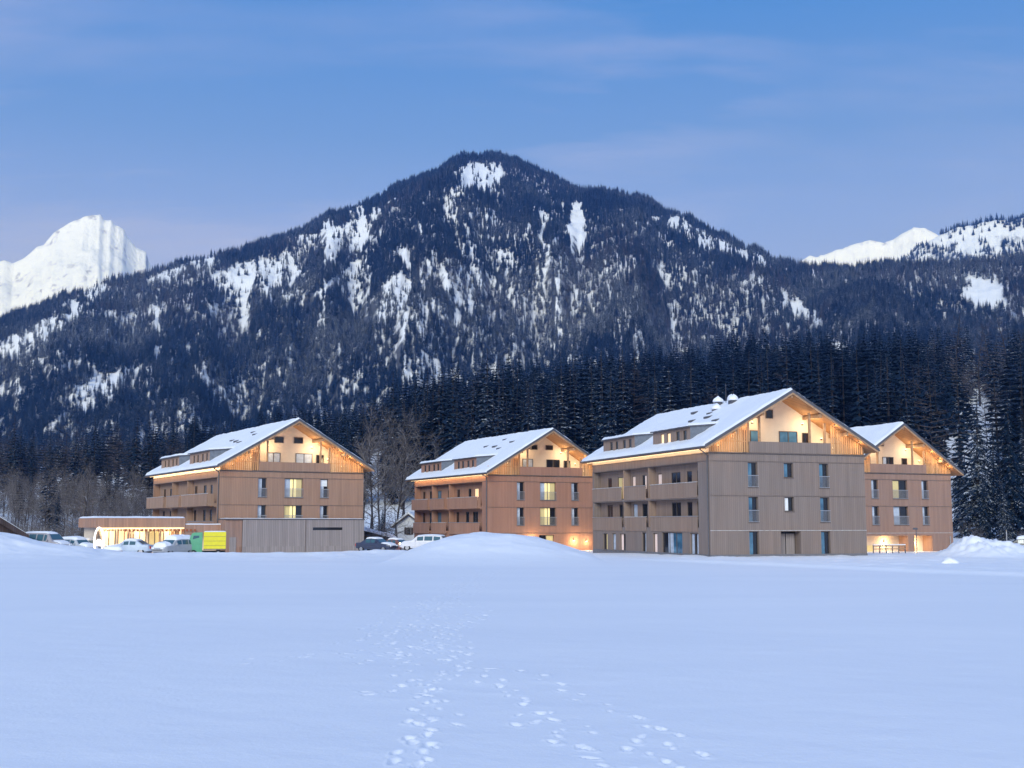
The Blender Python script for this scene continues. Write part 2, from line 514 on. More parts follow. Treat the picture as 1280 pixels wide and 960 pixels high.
def valley(X, Y, r):
    """the flat valley floor and the snow field with its banks"""
    z = -0.0036 * np.clip(Y, 0, 130)
    z = z + .10 * (fbm(X * .035 + 3, Y * .05 + 8, 3) - .5) * smooth(5, 30, r)
    z = z + .035 * (fbm(X * .25, Y * .3, 4) - .5) + .016 * (fbm(X * 1.1 + Y * .3, Y * 1.5, 4) - .5)
    z = z + .55 * np.exp(-((X + 12.5) / 7.5) ** 2 - ((Y - 113.5) / 3.2) ** 2) * (.75 + .5 * fbm(X * .6, Y * .6, 3))
    # parking ground and hotel forecourts are cleared a little lower
    z = z - .20 * smooth(107, 113, Y) * (1 - smooth(-4, 4, X)) - .25 * smooth(118, 124, Y) * smooth(-6, 0, X)
    # long mound of cleared snow ahead of the second hotel
    def crest(us, vsv, Yc, base):
        xs = [gx(u, Yc) for u in us]; hs = [gz(v, Yc) - base for v in vsv]
        return xs, hs
    xs, hs = crest([490, 510, 540, 560, 590, 640, 670, 700, 730, 750], [693, 688, 675.5, 669, 665.5, 666, 671, 681, 689, 693], 93, -.3)
    hs[0] = hs[-1] = 0
    m = np.interp(X + .6 * (fbm(X * .4, Y * .4, 3) - .5), xs, hs)
    z = z + m * (1 + .16 * (fbm(X * .5 + 5, Y * .5, 4) - .5)) * np.exp(-np.abs((Y - 93) / np.where(Y < 93, 8.5, 5.0)) ** 2.2)
    xs, hs = crest([-160, -60, 0, 10, 25, 37, 60, 90, 122, 150], [655, 660, 669, 671, 674, 678, 683, 687.5, 691, 693], 103, -.37)
    hs[-1] = 0
    m = np.interp(X, xs, hs)
    z = z + m * (1 + .25 * (fbm(X * .45 + 2, Y * .6, 4) - .5)) * np.exp(-np.abs((Y - 103) / np.where(Y < 103, 9, 4.0)) ** 2.2)
    xs, hs = crest([1165, 1184, 1200, 1214, 1226, 1250, 1266, 1285, 1330, 1380], [694, 689, 679, 671, 674, 677.5, 680, 687, 690, 692], 106, -.38)
    hs[0] = hs[-1] = 0
    m = np.interp(X + .5 * (fbm(X * .6, Y * .6, 3) - .5), xs, hs)
    z = z + m * (1 + .55 * (fbm(X * .9 + 9, Y * .9, 4) - .5) + .5 * (ridged(X * 1.1, Y * 1.1, 3) - .6) + .35 * (fbm(X * 3, Y * 2.2, 2) - .5)) * np.exp(-np.abs((Y - 106) / 4.0) ** 2.2)
    # low ploughed berm and churned snow on the right and ahead of the garage
    yb = np.interp(X, [6, 12, 22, 30, 60], [101, 88, 68, 58, 52])
    on = smooth(7, 14, X)
    z = z + on * .20 * np.exp(-((Y - yb) / 1.6) ** 2)
    z = z + on * smooth(0, 4, Y - yb) * (1 - smooth(110, 118, Y)) * .32 * (fbm(X * .45 + 4, Y * .5, 4) - .5)
    z = z + .30 * np.exp(-((Y - 103) / 5.0) ** 2) * (1 - smooth(-8, -2, X)) * (.7 + .6 * fbm(X * .25, Y * .1, 3))
    z = z + smooth(88, 99, Y) * (1 - smooth(7, 11, X)) * (1 - smooth(112, 117, Y)) * .30 * (fbm(X * .55 + 40, Y * .5, 4) - .45)
    # rise to the forest edge
    z = z + 7.0 * smooth(150, 300, r)
    return z


def height(X, Y):
    r = np.hypot(X, Y); az = np.arctan2(X, Y)
    zv = valley(X, Y, r)
    rb = 620.0
    R = np.interp(az, *R_KEY)
    zb = EYE[2] + rb * np.interp(az, B_AZ, B_EL)
    zt = EYE[2] + R * (np.interp(az, S_AZ, S_EL) + .0042 * (fbm(az * 60, az * 0 + 2, 4) - .5) + .0022 * (ridged(az * 110 + 5, az * 0 + 7, 2) - .6))
    # spurs and gullies: the slope steps forward and back
    w = (fbm(az * 13 + 40, r * .0011 + 3, 4) - .5) * 400 + (ridged(az * 22 + 2, r * .0012, 4) - .6) * 190
    win = smooth(900, 1250, r) * (1 - smooth(.72, .98, r / R))
    rw = r + w * win
    t = np.clip((rw - 1080) / (R - 1080), 0, 1.0)
    prof = t ** 1.12 * (1 + .10 * np.sin(t * math.pi))
    zlow = zb + .0 * r
    h2 = zlow + (zt - zlow) * prof
    # belt: 250 m .. 620 m
    tb = np.clip((r - 190) / (rb - 190), 0, 1)
    zf = zv + (zb - zv) * tb ** 1.35
    bump = (fbm(X * .012, Y * .012, 4) - .5) * 26 * smooth(230, 420, r) * (1 - smooth(580, 700, r)) * smooth(0, .25, tb)
    z = np.where(r < rb, zf, h2) + bump
    z = np.where(r < 190, zv, z)
    z = np.where(r > 1000, z + (fbm(X * .006, Y * .006, 5) - .5) * 55 * smooth(1050, 1400, r) * (1 - smooth(.86, .97, r / R)), z)
    # behind the crest
    z = np.where(r > R, zt - (r - R) * .45, z)
    front = smooth(-.1, .15, np.cos(az) - .62)            # only the forward sector rises into hills
    back = zv + 60 * smooth(400, 1500, r)
    return back * (1 - front) + z * front


def azimuths(dense, n, coarse):
    a = np.linspace(-dense, dense, n)
    b = np.linspace(dense, 2 * math.pi - dense, coarse + 2)[1:-1]
    return np.concatenate([a, b])


def build_ground():
    A = azimuths(math.radians(25.5), 680, 70)
    Rr = np.concatenate([np.linspace(.3, 9, 8)[:-1], np.geomspace(9, 130, 960), np.geomspace(130, 262, 60)[1:]])
    AA, RR = np.meshgrid(A, Rr)
    X = RR * np.sin(AA); Y = RR * np.cos(AA)
    Z = height(X, Y)
    # ---- footprints trodden into the field
    rs = np.random.RandomState(3)
    paths = [
        ([(628, 706), (596, 716), (560, 730), (520, 747), (492, 757)], 3, .55),
        ([(625, 708), (585, 735), (560, 752), (520, 765), (500, 790)], 4, .7),
        ([(590, 764), (575, 785), (560, 800), (545, 815), (522, 835), (518, 850), (532, 872), (540, 900), (552, 925), (565, 955), (570, 975)], 2, .22),
        ([(555, 775), (560, 800), (590, 835), (625, 858), (650, 885), (690, 905), (735, 925), (770, 945), (810, 975)], 2, .20),
        ([(620, 838), (660, 838), (690, 858), (722, 878), (765, 890), (800, 903), (850, 922), (885, 940), (920, 962)], 1, .16),
        ([(345, 826), (400, 820), (450, 816), (520, 817)], 2, .35),
        ([(445, 864), (470, 868), (500, 866), (530, 862), (560, 840)], 2, .2),
        ([(600, 975), (612, 940), (640, 915), (640, 890)], 1, .3),
        ([(640, 890), (700, 930), (760, 960), (790, 985)], 1, .4),
        ([(800, 905), (790, 930), (800, 960)], 1, .2), ([(560, 752), (580, 768), (560, 790), (530, 812), (540, 830)], 4, .8),
        ([(410, 800), (470, 790), (520, 805), (560, 800)], 1, .5),
        ([(500, 800), (560, 830), (540, 860), (600, 900)], 1, .6),
    ]
    prints = []
    for pts, reps, spread in paths:
        W = []
        for u, v in pts:
            r_ = ray(u, v); tt = (-.05 - EYE[2]) / r_[2]; W.append((r_[0] * tt, r_[1] * tt))
        W = np.array(W)
        for k in range(reps):
            off = rs.randn(2) * spread
            seg = np.hypot(*np.diff(W, axis=0).T); cum = np.concatenate([[0], np.cumsum(seg)])
            s = rs.rand() * .6; left = 1
            while s < cum[-1]:
                x = np.interp(s, cum, W[:, 0]); y = np.interp(s, cum, W[:, 1])
                x2 = np.interp(s + .3, cum, W[:, 0]); y2 = np.interp(s + .3, cum, W[:, 1])
                d = np.array([x2 - x, y2 - y]); L = np.hypot(*d)
                d = d / L if L > 1e-3 else np.array([0, 1.0])
                wob = .25 * math.sin(s * .45 + k * 2)
                px = x + off[0] - d[1] * (.11 * left + wob) + rs.randn() * .04
                py = y + off[1] + d[0] * (.11 * left + wob) + rs.randn() * .05
                if rs.rand() > .08:
                    prints.append((px, py, math.atan2(d[1], d[0]) + rs.randn() * .2, rs.uniform(.7, 1.25)))
                s += rs.uniform(.5, .72); left = -left
    lr = np.log(Rr)
    nA = 680; a0 = A[0]; da = A[1] - A[0]
    for px, py, th, sc in prints:
        r_ = math.hypot(px, py); a_ = math.atan2(px, py)
        if r_ < 9.6 or r_ > 100: continue
        i0 = np.searchsorted(Rr, r_ - .55); i1 = np.searchsorted(Rr, r_ + .55)
        j0 = max(0, int((a_ - .5 / r_ - a0) / da)); j1 = min(nA, int((a_ + .5 / r_ - a0) / da) + 2)
        if i1 <= i0 or j1 <= j0: continue
        dx = X[i0:i1, j0:j1] - px; dy = Y[i0:i1, j0:j1] - py
        c, s_ = math.cos(th), math.sin(th)
        a = (dx * c + dy * s_) / (.108 * sc); b = (-dx * s_ + dy * c) / (.044 * sc)
        q = np.sqrt(a * a + b * b) + 1.1 * (vnoise(dx * 13 + px * 7, dy * 13 + py * 5) - .5)
        q = np.maximum(q, 0)
        far = 1 + 1.6 * min(1, r_ / 55)
        Z[i0:i1, j0:j1] += far * .18 * (-.10 * sc * np.exp(-q ** 4) + .028 * sc * np.exp(-((q - 1.5) / .4) ** 2) * (.3 + 1.4 * vnoise(dx * 9 + px, dy * 9 + py)))
    V = np.stack([X, Y, Z], -1)
    me = grid_mesh('snow_field', V, len(A), len(Rr), wrap=True)
    o = link_mesh('snow_field', me, M['snow']); tag(o, 'flat field of fresh snow crossed by footprints', 'ground', kind='structure')
    # mountains: same height function from the forest edge outwards
    A2 = azimuths(math.radians(33), 620, 60)
    R2 = np.concatenate([np.geomspace(262, 700, 130), np.geomspace(700, 1050, 40)[1:], np.linspace(1050, 2560, 330)[1:], np.geomspace(2560, 3000, 12)[1:]])
    AA, RR = np.meshgrid(A2, R2)
    X = RR * np.sin(AA); Y = RR * np.cos(AA); Z = height(X, Y)
    # stitch: first ring takes the exact heights of the shared circle
    me = grid_mesh('wooded_mountain', np.stack([X, Y, Z], -1), len(A2), len(R2), wrap=True)
    o = link_mesh('wooded_mountain', me, M['mountain']); tag(o, 'wooded mountain with snowy clearings above the hotels', 'mountain', kind='structure')


def build_far(name, sil, Rc, depth, mat, amp, seed, label, rough):
    az = np.array([azel(*p)[0] for p in sil]); el = np.array([azel(*p)[1] for p in sil])
    nA, nR = 420, 170
    A = np.linspace(az[0], az[-1], nA)
    T = np.linspace(-1, .5, nR)
    AA, TT = np.meshgrid(A, T)
    ze = EYE[2] + Rc * (np.interp(AA, az, el) + .0016 * (ridged(AA * 150 + seed, AA * 0 + 1, 4) - .62))
    warp = (fbm(AA * rough + seed, TT * 2.0 + seed, 5) - .5)
    tt = np.clip(-TT + warp * .10 * smooth(.02, .3, np.abs(TT)), 0, 1)
    Z = ze - (ze + 100) * tt ** .85 * .95
    RR = Rc + TT * depth
    xw = RR * np.sin(AA) / 900.0; yw = RR * np.cos(AA) / 900.0
    Z = Z + amp * (ridged(xw * 1.9 + yw * .8 + seed, yw * 1.6 - xw * .5, 6) - .72) * smooth(0.0, .16, np.abs(TT)) * 1.5
    Z = Z + amp * .30 * (ridged(xw * 5.5 + yw * 2 + seed, yw * 4 - xw * 2.5, 6) - .62) * (.35 + .65 * smooth(0, .05, np.abs(TT)))
    Z = Z + amp * .035 * (ridged(AA * rough * 6 + seed + .6 * fbm(xw * 8, yw * 8, 3), TT * 3.0, 3) - .6) * smooth(.2, .6, fbm(xw * 5 + 3, yw * 5, 3))
    X = RR * np.sin(AA); Y = RR * np.cos(AA)
    me = grid_mesh(name, np.stack([X, Y, Z], -1), nA, nR)
    o = link_mesh(name, me, mat); tag(o, label, 'mountain', kind='structure')
    return X, Y, Z, TT


build_ground()
build_far('snow_peak', [(-330, 560), (-200, 400), (-90, 345), (-30, 322), (0, 326.5), (5, 325), (17, 329), (31, 322.6), (45, 309), (55, 304.7), (67, 290.6), (86, 278), (108, 269.5), (125, 267), (130, 273), (139, 275), (145, 281), (155, 286), (159, 295), (169, 308), (183, 315.6), (186, 328), (200, 350), (215, 380), (280, 470), (360, 560)], 4300, 1500, M['peak'], 85, 3.0, 'bright snow-covered rocky peak at the left', 34)
build_far('snow_peak', [(860, 520), (920, 430), (970, 360), (1000, 327), (1012, 319), (1020, 322), (1034, 317), (1062, 307), (1088, 300), (1104, 303), (1116, 300), (1128, 291), (1142, 285), (1156, 284), (1170, 292), (1190, 305), (1230, 330), (1330, 400), (1450, 520)], 5200, 1500, M['peak'], 120, 8.0, 'white snowy ridge far off at the right', 30)
RIDGE = build_far('rocky_ridge', [(1000, 480), (1060, 390), (1110, 335), (1135, 320), (1150, 308), (1166, 298), (1182, 292), (1196, 285), (1215, 283), (1232, 280), (1246, 276), (1262, 280), (1280, 274), (1320, 262), (1400, 250), (1500, 300), (1620, 400)], 3300, 1000, M['ridge'], 190, 5.0, 'half-wooded rocky ridge dusted with snow at the right', 30)

# ------------------------------------------------------------------ trees
def conifer_mesh(seed, h, rad, whorls, per, low=.06, detail=1, droop=.35, mat='needles'):
    rs = random.Random(seed); mb = MB()
    for i in range(whorls):
        f = i / (whorls - 1)
        z = h * (low + (1 - low) * f ** .92)
        R = rad * (1 - f) ** .80 * rs.uniform(.80, 1.12) + .10
        if f < .12: R *= .7 + 2.5 * f
        n = max(4, int(per * (1 - .45 * f)))
        ph = rs.random() * 6.28
        for k in range(n):
            if rs.random() < .10: continue
            a = ph + 6.283 * k / n + rs.uniform(-.25, .25)
            L = R * rs.uniform(.62, 1.16)
            ca, sa = math.cos(a), math.sin(a)
            up = .25 * f
            def pt(s, side, dz):
                d = L * s
                zz = z + d * (up * (1 - s)) - droop * L * s ** 1.6 + dz
                return (ca * d - sa * side, sa * d + ca * side, zz)
            w = max(.12, L * .30) * rs.uniform(.8, 1.2)
            if detail == 1:
                mb.quad(pt(.04, 0, 0), pt(.5, w, -.16 * w), pt(1, 0, 0), pt(.55, 0, .10 * w))
                mb.quad(pt(.04, 0, 0), pt(.55, 0, .10 * w), pt(1, 0, 0), pt(.5, -w, -.16 * w))
            else:
                # spine with hanging side twigs
                mb.quad(pt(.0, -.04, 0), pt(.0, .04, 0), pt(1, .015, 0), pt(1, -.015, 0))
                m_ = 7
                for q in range(m_):
                    s = .18 + .82 * q / (m_ - 1)
                    ww = w * (1.25 - .75 * s) * rs.uniform(.7, 1.3)
                    e = .13 + rs.uniform(-.02, .05)
                    for sg in (-1, 1):
                        p0 = pt(s - e * .5, 0, .02); p1 = pt(s + e * .5, 0, .02)
                        p2 = pt(s + e * 1.0, sg * ww, -.22 * ww - rs.uniform(0, .12)); p3 = pt(s + e * .25, sg * ww * .75, -.30 * ww)
                        mb.quad(p0, p1, p2, p3) if sg < 0 else mb.quad(p0, p3, p2, p1)
    mb.quad((-.05, 0, h * .9), (.05, 0, h * .9), (.0, .02, h * 1.03), (0, -.02, h * 1.03))
    me = bpy.data.meshes.new('crown'); me.from_pydata(mb.v, [], mb.f); me.update()
    me.materials.append(M[mat])
    return me


def trunk_mesh(h, r, mat, lean=0.0):
    mb = MB(); n = 5
    for i in range(n):
        a = i / n; b = (i + 1) / n
        mb.tube((lean * h * a * a, 0, h * a - (.6 if i == 0 else 0)), (lean * h * b * b, 0, h * b), r * (1 - .92 * a), r * (1 - .92 * b), 7, cap=(i == n - 1))
    me = bpy.data.meshes.new('trunk'); me.from_pydata(mb.v, [], mb.f); me.update(); me.materials.append(mat)
    return me


def bare_mesh(seed, h, spread, prim, sec, ter, up=.75, rt=.16, droop=0.0, mat='twigs'):
    """trunk and crown meshes of a leafless tree"""
    rs = random.Random(seed); tr = MB(); cr = MB()
    fork = rs.random() < .5
    pts = []
    p = Vector((0, 0, -.5)); d = Vector((rs.uniform(-.05, .05), rs.uniform(-.05, .05), 1)).normalized()
    N = 9
    for i in range(N + 1):
        pts.append(p.copy())
        d = (d + Vector((rs.uniform(-.09, .09), rs.uniform(-.09, .09), .06))).normalized()
        p = p + d * (h * .95 / N)
    for i in range(N):
        tr.tube(pts[i], pts[i + 1], rt * (1 - .93 * i / N), rt * (1 - .93 * (i + 1) / N), 6, cap=(i == N - 1))
    def grow(p, d, L, r, lev):
        n = 3 if lev < 2 else 2
        q = p.copy(); dirs = d.copy(); node = []
        for i in range(n):
            q2 = q + dirs * (L / n)
            cr.tube(q, q2, r * (1 - .75 * i / n), r * (1 - .75 * (i + 1) / n), 3, cap=False)
            node.append((q2, dirs.copy())); q = q2
            dirs = (dirs + Vector((rs.uniform(-.22, .22), rs.uniform(-.22, .22), .12 - droop * (i + 1)))).normalized()
        if lev >= 3: return
        m = (sec, ter)[lev - 1] if lev <= 2 else 0
        for k in range(m):
            s = rs.uniform(.15, 1.0); ii = min(n - 1, int(s * n))
            base = p.lerp(node[0][0], min(1, s * n)) if ii == 0 else node[ii - 1][0].lerp(node[ii][0], s * n - ii)
            dd = node[ii][1]
            sd_ = dd.orthogonal(); sd_.rotate(Matrix.Rotation(rs.uniform(0, 6.28), 3, dd))
            nd = (dd * rs.uniform(.55, 1.0) + sd_ * rs.uniform(.5, .9) + Vector((0, 0, .18 - droop))).normalized()
            grow(base, nd, L * rs.uniform(.28, .55) * (1.2 - .5 * s), r * .5, lev + 1)
    for k in range(prim):
        f = .2 + .78 * (k + rs.random()) / prim
        ii = min(N - 1, int(f * N)); b = pts[ii].lerp(pts[ii + 1], f * N - ii)
        a = rs.uniform(0, 6.28)
        e = up * (.6 + .6 * f)
        dd = Vector((math.cos(a), math.sin(a), e)).normalized()
        L = h * spread * (1.15 - .75 * f) * rs.uniform(.75, 1.2)
        grow(b, dd, L, rt * (1 - .85 * f) * .55, 1)
    out = []
    for nm, mb, mt in (('trunk', tr, M['bark']), ('crown', cr, M[mat])):
        me = bpy.data.meshes.new(nm); me.from_pydata(mb.v, [], mb.f); me.update(); me.materials.append(mt); out.append(me)
    return out


PROTO = {
    'fir_a': (trunk_mesh(22, .28, M['bark']), conifer_mesh(1, 22, 3.4, 30, 9)),
    'fir_b': (trunk_mesh(22, .26, M['bark']), conifer_mesh(2, 22, 2.7, 34, 8)),
    'fir_c': (trunk_mesh(22, .30, M['bark']), conifer_mesh(5, 22, 3.9, 26, 10, low=.1, droop=.45)),
    'pine': (trunk_mesh(21, .28, M['bark']), conifer_mesh(14, 21, 3.6, 17, 9, low=.30, droop=.12)),
    'spruce': (trunk_mesh(24, .34, M['bark']), conifer_mesh(9, 24, 4.0, 40, 10, low=.03, detail=2, droop=.42, mat='frosted')),
    'spruce_b': (trunk_mesh(24, .34, M['bark']), conifer_mesh(11, 24, 3.5, 42, 9, low=.03, detail=2, droop=.5, mat='frosted')),
    'larch': tuple(bare_mesh(21, 22, .15, 46, 4, 0, .25, .24, .08, 'larch')),
    'birch_a': tuple(bare_mesh(31, 22, .26, 30, 6, 4, 1.25, .20)),
    'birch_b': tuple(bare_mesh(32, 22, .30, 26, 7, 4, 1.05, .22)),
    'birch_c': tuple(bare_mesh(33, 22, .24, 34, 6, 3, 1.5, .18)),
    'snowy': tuple(bare_mesh(41, 12, .42, 26, 8, 4, .35, .22, .12)),
    'bush': tuple(bare_mesh(51, 4, .55, 22, 6, 4, .9, .06)),
}
PROTO_H = {'pine': 21, 'fir_a': 22, 'fir_b': 22, 'fir_c': 22, 'spruce': 24, 'spruce_b': 24, 'larch': 22, 'birch_a': 22, 'birch_b': 22, 'birch_c': 22, 'snowy': 12, 'bush': 4}


def plant(kind, name, x, y, h, label, cat, group, rz=None, rnd=random):
    z = float(height(np.array([x]), np.array([y]))[0])
    root = empty(name, (x, y, z), rnd.uniform(0, 6.28) if rz is None else rz)
    s = h / PROTO_H[kind]
    root.rotation_euler[0] = rnd.uniform(-.035, .035); root.rotation_euler[1] = rnd.uniform(-.035, .035)
    root.scale = (s * rnd.uniform(.9, 1.12),) * 2 + (s,)
    tag(root, label, cat, group)
    for nm, me in zip(('trunk', 'crown'), PROTO[kind]):
        o = bpy.data.objects.new(nm, me); COL.objects.link(o); o.parent = root
    return root


# clearings of the mountain, in photograph coordinates: (u, v, half width, half height, slant, strength)
GAPS = [
    (598, 221, 29, 17, 0, 1.05), (565, 199, 9, 4, -.5, .8),
    (450, 287, 12, 29, 0, 1.0), (470, 267, 6, 10, 0, .8), (493, 252, 3, 5, 0, .8), (560, 267, 10, 20, 0, .45), (617, 272, 4, 11, 0, .85),
    (677, 283, 5, 26, 0, 1.05), (660, 291, 4, 12, .3, .95), (690, 265, 2.5, 10, 0, .85), (703, 262, 2.5, 10, 0, .8), (721, 287, 10, 34, .0, 1.3),
    (683, 334, 4, 26, 0, .9), (696, 306, 5, 8, 0, .95), (698, 338, 4, 14, 0, .6),
    (630, 331, 17, 15, 0, .72), (608, 357, 10, 6, 0, .85), (590, 349, 4, 46, 0, .75), (570, 380, 4, 16, 0, .95), (570, 402, 9, 6, 0, .95), (590, 387, 5, 14, .4, .9),
    (556, 353, 6, 16, 0, 1.0), (507, 324, 8, 14, .5, 1.0), (524, 289, 5, 9, 0, .9), (538, 325, 9, 15, 0, .6), (580, 325, 3, 30, 0, .6),
    (451, 362, 14, 28, 0, .85), (495, 365, 20, 23, 0, .95), (497, 398, 18, 11, 0, .8), (470, 392, 12, 12, 0, .8), (500, 430, 8, 42, 0, .85), (503, 462, 6, 22, 0, 1.0), (530, 400, 5, 40, 0, .7),
    (216, 343, 20, 7, -.42, 1.0), (257, 331, 18, 8, -.1, .95), (190, 352, 10, 5, -.4, .7),
    (326, 347, 54, 21, 0, .92), (303, 385, 11, 25, 0, 1.05), (357, 371, 8, 9, 0, .85), (285, 370, 6, 14, 0, .7),
    (378, 299, 19, 5, -.1, .85), (414, 300, 15, 25, 0, .92), (410, 328, 5, 11, 0, .95), (447, 286, 12, 29, 0, 1.0), (360, 325, 10, 8, 0, .6),
    (421, 353, 38, 6, -.66, 1.1), (455, 385, 17, 20, 0, .92), (400, 390, 6, 22, 0, .6),
    (198, 400, 5, 18, 0, .95), (262, 398, 3, 25, 0, 1.0), (245, 440, 14, 6, -.5, .55), (200, 440, 4, 20, 0, .6), (430, 492, 11, 9, 0, .65), (345, 470, 6, 8, 0, .6),
    (819, 277, 5, 6, 0, .95), (846, 281, 15, 10, .1, .95), (878, 297, 18, 10, .45, .98), (903, 311, 20, 10, .3, 1.0), (945, 326, 26, 9, .35, 1.0),
    (830, 351, 9, 10, .5, .8), (844, 415, 4, 16, 0, 1.0), (938, 349, 3, 4, 0, .9), (982, 342, 4, 4, 0, .9), (913, 350, 3, 4, 0, .8), (981, 377, 4, 11, 0, .95), (1000, 391, 13, 12, .35, 1.1), (1020, 401, 4, 13, 0, .75), (990, 412, 9, 9, 0, .5),
    (794, 428, 4, 18, 0, .7), (760, 440, 16, 4, 0, .5), (1018, 345, 3, 6, 0, .8),
    (1231, 368, 24, 16, 0, 1.6), (1222, 355, 12, 8, .4, 1.5),
    (128, 485, 46, 16, -.25, .88), (100, 500, 18, 16, 0, .85), (165, 470, 24, 10, -.1, .8), (87, 387, 9, 11, 0, .95), (120, 367, 17, 8, -.3, .85), (60, 410, 60, 13, -.50, .78), (20, 432, 26, 14, -.3, .88),
    (15, 492, 20, 13, 0, .6), (292, 497, 24, 9, 0, .65), (60, 460, 40, 20, 0, .36), (540, 470, 36, 22, 0, .40), (600, 300, 40, 40, 0, .33), (90, 540, 30, 10, 0, .5), (160, 400, 12, 8, -.4, .5),
]


def gap_value(u, v):
    u = u + 7 * (fbm(u * .05, v * .05 + 9, 3) - .5) * 2; g = np.zeros_like(u)
    for cx, cy, a, b, sl, s in GAPS:
        dx = (u - cx); dy = (v - cy) - sl * dx
        q = (dx / (a * 1.15)) ** 2 + ((dy - .06 * b) / (b * 1.14)) ** 2
        g = np.maximum(g, s * (1 - smooth(.45, 1.35, q)))
    streak = fbm(u * .14 + 3, v * .028 + 1, 4)
    fine = fbm(u * .45, v * .12, 3)
    return g, streak, fine


def near_gap(u, v):
    q = ((u - 1228) / 42) ** 2 + ((v - 560) / 72) ** 2
    return 1 - smooth(.5, 1.4, q + 2.0 * (fbm(u * .07, v * .07, 3) - .5))


HOUSE_SPANS = [(186, 460), (512, 742), (740, 1192)]


def build_forest():
    rs = np.random.RandomState(11)
    # ---------- mountain
    n = 168000
    az = rs.uniform(-math.radians(26.5), math.radians(26.5), n)
    r = np.sqrt(rs.uniform(1020 ** 2, 2560 ** 2, n))
    R = np.interp(az, *R_KEY)
    X = r * np.sin(az); Y = r * np.cos(az); Z = height(X, Y)
    u, v = project(X, Y, Z)
    g, st, fi = gap_value(u, v)
    # inside a clearing dark streaks of trees survive, outside pale streaks open
    inside = g * (1.22 - .55 * smooth(.52, .66, st) - .55 * smooth(.50, .66, fi))
    outside = np.where(u > 740, .10, .26) * smooth(.60, .72, st) * smooth(.45, .62, fbm(u * .02 + 7, v * .02, 3)) + .06
    p = 1 - np.clip(np.maximum(np.where(g > .28, inside, 0), outside), 0, 1)
    p = np.where(g > 1.1, 1 - smooth(.9, 1.2, g), p)
    keep = (rs.rand(n) < p * .86) & (r < R + 30)
    Hh = (9 + 14 * rs.rand(n) ** 1.3) * (1 - .15 * smooth(.86, 1.0, r / R)) * (1 - .25 * np.clip(g, 0, 1))
    lar = (fbm(X * .004 + 5, Y * .004, 3) > .50) & (rs.rand(n) < .5) & (r > 1500)
    ok = keep
    P = [np.stack([X, Y, Z - .3], -1)[ok]]; HH = [Hh[ok]]; VV = [np.where(lar, 3, np.where(rs.rand(n) < .18, 4, rs.randint(0, 3, n)))[ok]]; WW = [rs.uniform(.85, 1.3, n)[ok]]
    # ---------- belt of tall forest at the foot
    n = 9800
    az = rs.uniform(-math.radians(28), math.radians(28), n)
    r = np.sqrt(rs.uniform(192 ** 2, 720 ** 2, n))
    X = r * np.sin(az); Y = r * np.cos(az); Z = height(X, Y)
    u, v = project(X, Y, Z)
    left = 1 - smooth(380, 560, u)
    keep = rs.rand(n) < (1 - .25 * left) * .62
    keep &= ~((rs.rand(n) < 1.15 * near_gap(u + 14 * (rs.rand(n) - .5), v) * (.62 + .5 * (fbm(u * .09, v * .05, 3)))))
    keep &= (r > 226) | ((u < 205) & (r > 196) & (rs.rand(n) < .8))
    keep &= ~((u < 200) & (r > 226) & (r < 420) & (rs.rand(n) < .15))
    keep &= ~((u > 420) & (u < 545) & (r < 238) & (rs.rand(n) < .8))
    Hh = (12 + 19 * rs.rand(n) ** .85) * (1 - .40 * left)
    lar = rs.rand(n) < np.where(u < 230, .35, np.where(u > 1130, .05, .02))
    X, Y, Z, r, Hh, u, v, lar = [q[keep] for q in (X, Y, Z, r, Hh, u, v, lar)]
    var = np.where(lar, 3, np.where(rs.rand(len(X)) < .22, 4, rs.randint(0, 3, len(X))))
    wd = rs.uniform(.75, 1.5, len(X))
    # the individuals: the nearest ones that are in the picture
    vis = (u > -15) & (u < 1295)
    order = np.argsort(np.where(vis & ~lar, r, 1e9))[:250]
    mask = np.zeros(len(X), bool); mask[order] = True
    rnd = random.Random(5)
    for i in order:
        uu = u[i]
        if uu < 190: lab, grp = 'dark snow-dusted fir at the forest foot left of the leftmost hotel', 'firs left of the leftmost hotel'
        elif uu < 455: lab, grp = 'dark fir of the forest edge rising behind the leftmost hotel', 'firs behind the leftmost hotel'
        elif uu < 530: lab, grp = 'dark fir of the forest edge seen between the two left hotels', 'firs between the two left hotels'
        elif uu < 750: lab, grp = 'dark fir of the forest edge behind the second hotel from the left', 'firs behind the second hotel'
        elif uu < 1085: lab, grp = 'dark fir of the forest edge behind the large grey-brown hotel', 'firs behind the large hotel'
        elif uu < 1190: lab, grp = 'dark fir of the forest edge behind the rightmost hotel', 'firs behind the rightmost hotel'
        else: lab, grp = 'dark fir on the slope behind the tall spruces at the right edge', 'firs on the right-hand slope'
        plant(('fir_a', 'fir_b', 'fir_c', 'larch', 'pine')[var[i]], 'fir_tree', float(X[i]), float(Y[i]), float(Hh[i]), lab, 'fir tree', grp, rnd=rnd)
    rest = ~mask
    P.append(np.stack([X, Y, Z - .3], -1)[rest]); HH.append(Hh[rest]); VV.append(var[rest]); WW.append(wd[rest])
    # ---------- trees on the far rocky ridge
    gx_, gy_, gz_, gt = RIDGE
    idx = np.flatnonzero((gt.ravel() > -.6) & (gt.ravel() < .03))
    pick = rs.choice(idx, 15000)
    X = gx_.ravel()[pick] + rs.uniform(-3, 3, len(pick)); Y = gy_.ravel()[pick] + rs.uniform(-3, 3, len(pick)); Z = gz_.ravel()[pick]
    u, v = project(X, Y, Z)
    dens = smooth(.40, .56, fbm(u * .035 + 2 - v * .03, v * .06 + u * .02, 4)) + .35 * np.exp(-(gt.ravel()[pick] / .03) ** 2) * smooth(.4, .55, fbm(u * .06, v * 0 + 3, 3))
    k = rs.rand(len(pick)) < np.clip(dens, 0.02, .9)
